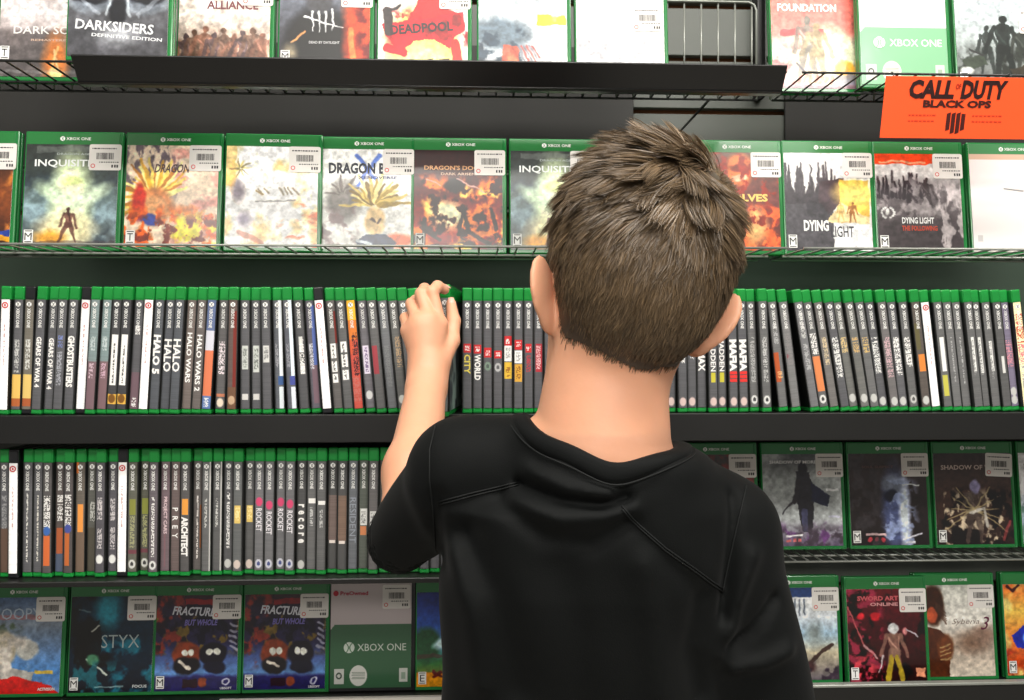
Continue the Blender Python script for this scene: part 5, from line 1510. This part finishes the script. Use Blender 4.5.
LEGX = (PELV[0] - .062, PELV[0] + .066)
def d_legs(P):
    d = None
    for lx in LEGX:
        hip = vx((lx, .69, PELV[2] - .03)); kn_ = vx((lx + .0, .70, .42)); an = vx((lx, .695, .075))
        e = smin(cone(P, hip, kn_, .070, .048), cone(P, kn_, an, .046, .032), .03)
        e = smin(e, cone(P, vx((lx, .69, .05)), vx((lx, .80, .035)), .032, .026), .03)
        d = e if d is None else smin(d, e, .02)
    return d

def d_upper_body(P):
    d = smin(d_skull(P), d_face(P), 0.008)
    d = smin(d, d_neck(P), 0.022)
    d = smin(d, d_ear(P, -1), 0.004); d = smin(d, d_ear(P, 1), 0.004)
    d = smin(d, d_torso(P), 0.012)
    d = smin(d, d_upper_l(P), 0.01); d = smin(d, d_arm_r(P), 0.01)
    return d
CUT = EL_L + (WR_L - EL_L) * 0.10
CN = (WR_L - EL_L) / np.linalg.norm(WR_L - EL_L)
def d_all(P):
    d = smin(d_upper_body(P), d_arm_l(P), 0.015)
    return d
def d_fore(P):
    return np.maximum(smin(d_arm_l(P), d_hand(P), 0.010), -((P - CUT) @ CN))

M['skin'] = material('light_skin', rgb(214, 156, 124), rough=0.48, spec=0.35, sss=0.12, noise_amt=0.07, noise_scale=35, bump=0.06, bump_scale=220)
boy = empty('person', (PELV[0], 0.69, 0.0))
tag(boy, 'boy seen from behind in a black t-shirt, reaching for a game case', 'person')

Va, Fa = surface_nets(lambda P: d_all(P), (-.20, .48, ZC - .14), (.34, .86, ZC + .20), .0019)
Va = relax(Va, Fa, 2)
Vf, Ff = surface_nets(d_fore, (-.16, .78, ZC - .27), (.02, 1.10, ZC + .12), .00125, block=32)
Vf = relax(Vf, Ff, 2)
# one island per region, overlapping inside the clothing
def crop(V, Fq, keep):
    k = keep(V); fk = k[Fq].all(1)
    Fq = Fq[fk]; used = np.unique(Fq)
    remap = -np.ones(len(V), int); remap[used] = np.arange(len(used))
    return V[used], remap[Fq]
Va, Fa = crop(Va, Fa, lambda V: (((V - (CUT + CN * .004)) @ CN < 0) | (V[:, 1] < .74)) & (V[:, 2] > ZC - .13) & (V[:, 0] > -.19))
Vb, Fb = surface_nets(lambda P: smin(smin(d_all(P), d_legs(P), .03), d_legs(P), .03), (-.25, .48, 0.0), (.40, .92, ZC - .10), .0045)
Vb, Fb = crop(Vb, Fb, lambda V: ((V - (CUT + CN * .004)) @ CN < 0) | (V[:, 1] < .74))
Vs, Fs, off = [], [], 0
for V_, F_ in ((Va, Fa), (Vf, Ff), (Vb, Fb)):
    Vs.append(V_); Fs.append(F_ + off); off += len(V_)
V = np.concatenate(Vs); Fq = np.concatenate(Fs)
base = vx((PELV[0], .69, 0))
body_me = quick_mesh('body', V - base, Fq)
body = mesh_obj('body', body_me, M['skin'], boy)

# nails on the visible hand
def nail(js, r, up):
    a, b = js[-2], js[-1]
    d = (b - a) / np.linalg.norm(b - a)
    n = up - d * (up @ d); n /= np.linalg.norm(n)
    s = np.cross(d, n)
    mb = MB(); vs = []
    for i in range(6):
        for j in range(5):
            u = (i / 5 - .5) * .0088; w = (j / 4 - .5) * .0078 * (1 - .25 * abs(i / 5 - .5))
            hgt = math.sqrt(max(r * r - w * w, 0)) + .0003
            vs.append(b + d * (u + .001) + s * w + n * (hgt - (max(0, u) ** 2) * 35) - base)
    mb.add([tuple(v) for v in vs], [(i * 5 + j, i * 5 + j + 1, (i + 1) * 5 + j + 1, (i + 1) * 5 + j) for i in range(5) for j in range(4)])
    return mb
M['nail'] = material('fingernail', rgb(226, 176, 156), rough=0.25, noise_amt=0.03)
fj = HP[-1][2]; tj = HP[-1][3]
nail(fj['index'], .0065, vx((0, -.6, .8))).build('fingernail', M['nail'], boy, True)
nail(tj, .0068, vx((.15, -1, .1))).build('fingernail', M['nail'], boy, True)
# eyes, brows (they face the shelf)
M['eye'] = material('eye_white', rgb(226, 222, 216), rough=0.1)
M['iris'] = material('brown_iris', rgb(70, 46, 30), rough=0.1)
M['brow'] = material('brown_brow', rgb(84, 62, 44), rough=0.8)
for s in (-1, 1):
    c = H(s * .029, .0795, -.006) - base
    bm = bmesh.new(); bmesh.ops.create_uvsphere(bm, u_segments=20, v_segments=12, radius=.0115)
    me = bpy.data.meshes.new('eye'); bm.to_mesh(me); bm.free()
    e = mesh_obj('eye', me, M['eye'], boy, True); e.location = c
    bm = bmesh.new(); bmesh.ops.create_uvsphere(bm, u_segments=16, v_segments=8, radius=.0055)
    me = bpy.data.meshes.new('iris'); bm.to_mesh(me); bm.free()
    ir = mesh_obj('iris', me, M['iris'], e, True); ir.location = (0, .0068, 0)
    MB().tube([H(s * .014, .094, .012) - base, H(s * .030, .0905, .016) - base, H(s * .043, .0815, .011) - base], [.0016, .0026, .0012], 8).build('eyebrow', M['brow'], boy, True)

# ------------------------------------------------------------------ t-shirt
FOLDS = [  # drape lines on the back: pixel polyline, amplitude, width
    ([(520, 487), (560, 499), (600, 502), (625, 494)], -.0042, .0042),
    ([(528, 470), (565, 484), (605, 490)], .0030, .0050),
    ([(515, 500), (560, 515), (600, 512), (628, 505)], .0034, .0060),
    ([(505, 508), (545, 535), (590, 540), (622, 520)], -.0030, .0070),
    ([(450, 560), (470, 620), (478, 690)], .0032, .010),
    ([(470, 540), (500, 600), (520, 690)], -.0030, .012),
    ([(640, 560), (650, 620), (660, 700)], .0030, .012),
    ([(560, 560), (575, 630), (580, 700)], -.0022, .014),
    ([(700, 600), (690, 650), (700, 700)], -.0035, .010),
    ([(742, 505), (735, 560), (728, 620)], -.0040, .006),
    ([(760, 560), (740, 610), (730, 660)], .0040, .008),
    ([(785, 610), (760, 640), (735, 655)], -.0040, .006),
    ([(800, 660), (770, 672), (740, 676)], .0045, .007),
    ([(436, 505), (432, 540), (440, 580)], -.0035, .006),
    ([(400, 500), (412, 530), (415, 560)], .0020, .008),
    ([(620, 500), (650, 545), (700, 590)], -.0012, .008),
]
_fold = [([B(x, y, .60) for x, y in pts], a, w) for pts, a, w in FOLDS]
def d_shirt_outer(P):
    d = d_trunk(P)
    s_end = EL_L + (EL_L - SH_L) * .06
    d = smin(d, cone(P, SH_L, s_end, .0460, .0360), .020)
    se = EL_R + (EL_R - SH_R) * .10
    d = smin(d, cone(P, SH_R, se, .0470, .0450), .018)
    w = np.zeros(len(P))
    for pts, a, wd in _fold:
        best = None
        for i in range(len(pts) - 1):
            p0, p1 = pts[i][[0, 2]], pts[i + 1][[0, 2]]
            e = p1 - p0; q = P[:, [0, 2]] - p0
            tt = np.clip(q @ e / (e @ e), 0, 1)
            dd = np.linalg.norm(q - tt[:, None] * e, axis=1)
            best = dd if best is None else np.minimum(best, dd)
        w += a * 1.5 * np.exp(-(best / wd) ** 2)
    back = np.clip((.70 - P[:, 1]) / .06, 0, 1)
    d = d - w * back
    # broad cloth unevenness
    d = d - .0016 * np.sin(P[:, 0] * 46 + P[:, 2] * 21) * np.sin(P[:, 2] * 33 - P[:, 0] * 14 + P[:, 1] * 25)
    return d
AXN = (NT - NB) / np.linalg.norm(NT - NB)
OPEN_C = B(600, 436, .650)
def d_opening(P): return cone(P, OPEN_C - AXN * .004, OPEN_C + AXN * .12, .0595, .077)
def d_shirt(P):
    d = d_shirt_outer(P)
    d = smax(d, -d_opening(P), .003)
    # hems
    bottom = (PELV[2] - .065) - P[:, 2]
    d = np.maximum(d, bottom)
    ul = (EL_L - SH_L) / np.linalg.norm(EL_L - SH_L)
    end_l = EL_L + ul * .024
    nearl = (P[:, 0] < -.03) & (P[:, 1] > .72)
    d = np.where(nearl, np.maximum(d, (P - end_l) @ ul), d)
    inner_l = np.minimum(d_arm_l(P) - .004, cone(P, EL_L - ul * .02, EL_L + ul * .1, .034, .034))
    d = np.where(P[:, 1] > .76, np.maximum(d, -inner_l), d)
    ur = (EL_R - SH_R) / np.linalg.norm(EL_R - SH_R)
    end_r = EL_R + ur * .030
    nearr = (P[:, 0] > .19)
    d = np.where(nearr, np.maximum(d, (P - end_r) @ ur), d)
    d = np.where(nearr, np.maximum(d, -cone(P, EL_R - ur * .0, EL_R + ur * .2, .040, .040)), d)
    return d
M['shirt'] = material('black_jersey_cloth', rgb(8, 10, 10), rough=0.72, spec=0.12, sheen=0.02, noise_amt=0.12, noise_scale=60, bump=0.10, bump_scale=900)
M['shirt_thread'] = material('dark_grey_seam_thread', rgb(20, 22, 22), rough=0.7, spec=0.2, noise_amt=0.1, noise_scale=200)
Vt, Ft = surface_nets(d_shirt, (-.18, .50, PELV[2] - .09), (.36, .90, ZC - .03), .0026)
Vt = relax(Vt, Ft, 3)
shirt_me = quick_mesh('t_shirt', Vt - base, Ft)
shirt = mesh_obj('t_shirt', shirt_me, M['shirt'], boy)
tree = BVHTree.FromPolygons([tuple(v) for v in Vt], [tuple(int(i) for i in f) for f in Ft])

def on_shirt(px, py, lift=.0006):
    o = Vector((0, 0, ZC)); dr = (W(px, py, 1.0) - o).normalized()
    hit = tree.ray_cast(o, dr, 3)
    return (hit[0] + hit[1] * lift) if hit[0] is not None else None
def seam(name, pts, r=.0007, mat='shirt_thread', gap=0.0, step=4.0):
    mb = MB()
    path = []
    for (x0, y0), (x1, y1) in zip(pts[:-1], pts[1:]):
        n = max(2, int(math.hypot(x1 - x0, y1 - y0) / step))
        for k in range(n): path.append((x0 + (x1 - x0) * k / n, y0 + (y1 - y0) * k / n))
    path.append(pts[-1])
    for off_ in ((0,) if not gap else (-gap / 2, gap / 2)):
        p3 = [on_shirt(x, y + off_) for x, y in path]
        p3 = [p for p in p3 if p is not None]
        if len(p3) > 3:
            mb.tube([p - Vector(base) for p in p3], r, 6)
    if mb.v:
        return mb.build(name, M[mat], shirt, True)
seam('back_seam', [(440, 503), (470, 495), (500, 488), (518, 484)], gap=3.0)
seam('back_seam', [(622, 508), (640, 527), (665, 549), (695, 570), (722, 590)], gap=3.0)
seam('armhole_seam', [(746, 486), (741, 510), (734, 540), (727, 570), (722, 592)], gap=0)
seam('armhole_seam', [(436, 425), (430, 450), (430, 480), (434, 520), (436, 556)], gap=0)

# ribbed collar: a band following the neck opening around the neck
def collar():
    ex = np.cross(vx((0, 1, 0)), AXN); ex /= np.linalg.norm(ex)
    ey = np.cross(AXN, ex)
    n = 80
    hs = np.linspace(.06, -.07, 261)
    rs = np.concatenate([np.linspace(.0592, .074, 16), [.076, .078, .080, .082]])
    th = 2 * np.pi * np.arange(n) / n
    dirs = np.cos(th)[:, None] * ex + np.sin(th)[:, None] * ey
    arcs = [0, .0028, .006, .0095, .0130, .0155]
    RR = np.zeros((n, 6)); HH = np.zeros((n, 6))
    for k in range(n):
        hh = []
        for r in rs:
            pts = OPEN_C + dirs[k] * r + hs[:, None] * AXN
            ins = d_shirt_outer(pts) < 0
            hh.append(hs[np.argmax(ins)] if ins.any() else hs[-1])
        al = np.concatenate([[0], np.cumsum(np.hypot(np.diff(rs), np.diff(hh)))])
        RR[k] = np.interp(arcs, al, rs); HH[k] = np.interp(arcs, al, hh)
    for A_ in (RR, HH):
        for _ in range(10): A_[:] = (np.roll(A_, 1, 0) + A_ * 2 + np.roll(A_, -1, 0)) / 4
    vs = []
    m = 6
    lift = [.0010, .0030, .0036, .0036, .0030, -.0004]
    for k in range(n):
        for j in range(m):
            vs.append(OPEN_C + dirs[k] * (RR[k, j] + lift[j] * .6) + AXN * (HH[k, j] + lift[j] * .6) - base)
        vs.append(OPEN_C + dirs[k] * (RR[k, -1] - .004) + AXN * (HH[k, -1] - .002) - base)
        vs.append(OPEN_C + dirs[k] * (RR[k, 0]) + AXN * (HH[k, 0] - .007) - base)
    q = m + 2
    fs = [(k * q + j, ((k + 1) % n) * q + j, ((k + 1) % n) * q + (j + 1) % q, k * q + (j + 1) % q) for k in range(n) for j in range(q)]
    o = MB().add([tuple(v) for v in vs], fs).build('collar', M['shirt'], shirt, True)
    ring = [tuple(OPEN_C + dirs[k % n] * (RR[k % n, 5] + .0022) + AXN * (HH[k % n, 5] - .0006) - base) for k in range(n + 1)]
    MB().tube(ring, .0007, 6).build('collar_stitching', M['shirt_thread'], o, True)
    return o
collar()

# trousers and shoes below the frame
M['jeans'] = material('dark_blue_denim', rgb(38, 48, 70), rough=0.85, noise_amt=0.2, noise_scale=150)
M['shoe'] = material('dark_grey_shoe', rgb(52, 52, 54), rough=0.6, noise_amt=0.15)
M['sole'] = material('white_rubber_sole', rgb(206, 204, 198), rough=0.6, noise_amt=0.1)
def d_trousers(P):
    d = d_legs(P) - .010
    q = smax(d_torso(P) - .006, P[:, 2] - (PELV[2] + .03), .01)
    d = smin(d, q, .03)
    return np.maximum(d, .075 - P[:, 2])
Vj, Fj = surface_nets(d_trousers, (-.14, .52, .05), (.30, .90, PELV[2] + .06), .006, block=16)
mesh_obj('trousers', quick_mesh('trousers', relax(Vj, Fj, 2) - base, Fj), M['jeans'], boy)
for lx in LEGX:
    f = lambda P, lx=lx: np.maximum(smin(cone(P, (lx, .70, .055), (lx, .82, .036), .044, .036), cone(P, (lx, .69, .10), (lx, .69, .05), .040, .042), .02), .016 - P[:, 2])
    Vk, Fk = surface_nets(f, (lx - .07, .60, 0.0), (lx + .07, .90, .17), .004, block=16)
    sh = mesh_obj('shoe', quick_mesh('shoe', Vk - base, Fk), M['shoe'], boy)
    g_ = lambda P, lx=lx: np.maximum(np.maximum(cone(P, (lx, .70, .020), (lx, .82, .020), .050, .044), P[:, 2] - .020), -P[:, 2] + .001)
    Vk, Fk = surface_nets(g_, (lx - .08, .60, -.01), (lx + .08, .92, .06), .004, block=16)
    mesh_obj('sole', quick_mesh('sole', Vk - base, Fk), M['sole'], sh)

# ------------------------------------------------------------------ hair
def hair():
    q = headp(Va)
    dsk = d_skull(Va)
    back_line = -0.080 + np.abs(q[:, 0]) * .30 + np.clip(q[:, 1] + .02, 0, 1) * 1.1
    mask = (q[:, 2] > back_line)
    side = np.abs(q[:, 0]) > .050
    mask &= ~(side & (q[:, 1] > -.014) & (q[:, 2] < .006))           # behind and over the ears
    mask &= ~((q[:, 1] > .055) & (q[:, 2] < .052))
    mask &= ~((q[:, 1] > .02) & (q[:, 2] < .010))
    mask &= (np.minimum(d_ear(Va, -1), d_ear(Va, 1)) > .003)
    mask &= (q[:, 2] > -.084)
    fk = mask[Fa].all(1)
    F_ = Fa[fk]
    A, Bb, C_, D_ = (Va[F_[:, k]] for k in range(4))
    cr = np.cross(C_ - A, D_ - Bb)
    ar = np.linalg.norm(cr, axis=1); fn = cr / ar[:, None]
    N = 70000
    pick = RNG.choice(len(F_), N, p=ar / ar.sum())
    u, v = RNG.random(N)[:, None], RNG.random(N)[:, None]
    P = A[pick] * (1 - u) * (1 - v) + Bb[pick] * u * (1 - v) + C_[pick] * u * v + D_[pick] * (1 - u) * v
    nrm = fn[pick]
    cen = H(0, 0, 0)
    nrm = np.where(((P - cen) * nrm).sum(1)[:, None] < 0, -nrm, nrm)
    whorl = H(.026, -.062, .074)
    up_ = H(0, 0, 1) - HO
    def flow(P, nrm):
        away = P - whorl
        r = np.linalg.norm(away, axis=1)
        a_t = away - nrm * (away * nrm).sum(1)[:, None]
        a_t /= np.linalg.norm(a_t, axis=1)[:, None] + 1e-9
        swirl = np.cross(nrm, a_t)
        k = np.exp(-(r / .040) ** 2)[:, None] * 1.1 + .12
        ql = headp(P)
        down = -(up_)[None] * np.clip((.055 - ql[:, 2]) / .05, 0, 1)[:, None] * .9
        # over the left of the crown the hair sweeps sideways
        sweep = -(H(1, 0, 0) - HO)[None] * np.clip((ql[:, 2] - .0) / .05, 0, 1)[:, None] * np.clip((.035 - ql[:, 0]) / .05, 0, 1)[:, None] * .35
        jit = np.sin(P * 900)[:, [1, 2, 0]] * np.exp(-(r / .016) ** 2)[:, None] * 1.3
        f = a_t + swirl * k + down + sweep + jit
        f = f - nrm * (f * nrm).sum(1)[:, None]
        return f / (np.linalg.norm(f, axis=1)[:, None] + 1e-9)
    ql = headp(P)
    zl = ql[:, 2]
    L = np.interp(zl, [-.085, -.05, -.01, .03, .07, .11], [.011, .013, .016, .023, .034, .034])
    L *= RNG.uniform(.72, 1.15, N)
    lift = np.interp(zl, [-.08, -.02, .03, .07, .11], [.32, .20, .16, .25, .34])
    # clumps
    nc = 900
    ci = RNG.choice(N, nc, replace=False)
    CP = P[ci]
    best = np.full(N, 1e9); own = np.zeros(N, int)
    for s in range(0, nc, 50):
        dd = np.linalg.norm(P[:, None, :] - CP[None, s:s + 50, :], axis=2)
        j = dd.argmin(1); m = dd[np.arange(N), j]
        upd = m < best; best[upd] = m[upd]; own[upd] = j[upd] + s
    cl_ang = RNG.normal(0, .36, nc); cl_lift = RNG.normal(0, .16, nc); cl_len = RNG.uniform(.75, 1.18, nc)
    topk = np.clip((zl + .01) / .06, 0, 1)
    f0 = flow(P, nrm)
    ang = cl_ang[own] * (.35 + .65 * topk) + RNG.normal(0, .10, N)
    side_ = np.cross(nrm, f0)
    f = f0 * np.cos(ang)[:, None] + side_ * np.sin(ang)[:, None]
    lift = np.clip(lift + cl_lift[own] * topk + RNG.normal(0, .07, N), .03, 1.3)
    L = L * (1 + (cl_len[own] - 1) * topk)
    # tuft standing at the crown front
    tuft = np.exp(-(np.linalg.norm(ql - vx((-.002, .0, .110)), axis=1) / .028) ** 2)
    lift = lift + tuft * .34
    K = 7
    pts = np.zeros((K, N, 3)); pts[0] = P - nrm * .0008
    d = f * np.cos(lift)[:, None] + nrm * np.sin(lift)[:, None]
    step = L / (K - 1)
    cur = pts[0].copy()
    for k in range(1, K):
        cur = cur + d * step[:, None]
        # follow the skull: bend back towards the surface direction
        nn = cur - (cen + (up_ * .01)); nn /= np.linalg.norm(nn, axis=1)[:, None]
        fl = flow(cur, nn)
        s2 = np.cross(nn, fl); fl = fl * np.cos(ang)[:, None] + s2 * np.sin(ang)[:, None]
        curve_ = .20
        tgt = fl + nn * (.10 + .25 * tuft)[:, None]
        d = d * (1 - curve_) + tgt * curve_
        d /= np.linalg.norm(d, axis=1)[:, None]
        # pull to the clump's centre strand
        pts[k] = cur
    ctip = pts[:, ci]
    for k in range(1, K):
        w = (k / (K - 1)) ** 1.3 * .55 * topk
        pts[k] = pts[k] * (1 - w)[:, None] + (ctip[k][own] + (pts[0] - ctip[0][own]) * .35) * w[:, None]
    # keep strands out of the skin
    for k in range(1, K):
        dd = d_skull(pts[k])
        fix = dd < .0012
        if fix.any():
            nn = pts[k][fix] - cen; nn /= np.linalg.norm(nn, axis=1)[:, None]
            pts[k][fix] += nn * (.0012 - dd[fix])[:, None]
    wd = np.interp(np.arange(K), [0, K * .5, K - 1], [.00034, .00032, .00006])
    tan = np.gradient(pts, axis=0)
    rnd = RNG.normal(0, .5, (N, 3))
    sd = np.cross(tan, (nrm + rnd)[None]); sd /= np.linalg.norm(sd, axis=2)[..., None] + 1e-9
    vsL = pts - sd * wd[:, None, None]; vsR = pts + sd * wd[:, None, None]
    VV = np.stack([vsL, vsR], 2).transpose(1, 0, 2, 3).reshape(-1, 3)      # strand, k, side
    b0 = (np.arange(N) * K * 2)[:, None] + np.arange(K - 1)[None] * 2
    FF = np.stack([b0, b0 + 1, b0 + 3, b0 + 2], -1).reshape(-1, 4)
    # close cap under the strands, so no scalp shows
    used = np.unique(F_); rm = -np.ones(len(Va), int); rm[used] = np.arange(len(used))
    vn = np.zeros_like(Va)
    for k in range(4):
        for c in range(3): vn[:, c] += np.bincount(Fa[:, k], (np.cross(Va[Fa[:, 2]] - Va[Fa[:, 0]], Va[Fa[:, 3]] - Va[Fa[:, 1]])[:, c]), len(Va))
    vn /= np.linalg.norm(vn, axis=1)[:, None] + 1e-12
    vn = np.where(((Va - cen) * vn).sum(1)[:, None] < 0, -vn, vn)
    capv = Va[used] + vn[used] * .0011
    nV = len(VV)
    Vall = np.concatenate([VV, capv]) - base
    Fall = np.concatenate([FF, rm[F_] + nV])
    me = quick_mesh('hair', Vall, Fall)
    tone = (.72 + .5 * RNG.random(N)) * (1 + .22 * (RNG.random(nc)[own] - .5) * 2)
    warm = RNG.random(N)
    c0 = srgb(vx((82, 67, 49)) / 255); c1 = srgb(vx((116, 95, 69)) / 255)
    col = (c0[None] * (1 - warm)[:, None] + c1[None] * warm[:, None]) * tone[:, None]
    cc = np.ones((nV + len(capv), 4), np.float32)
    cc[:nV, :3] = np.repeat(col, K * 2, axis=0)
    cc[nV:, :3] = srgb(vx((62, 48, 35)) / 255)
    at = me.color_attributes.new('art', 'FLOAT_COLOR', 'POINT'); at.data.foreach_set('color', cc.ravel())
    m = material('brown_hair', (1, 1, 1), rough=0.42, spec=0.5, attr='art')
    return mesh_obj('hair', me, m, boy)
hair()
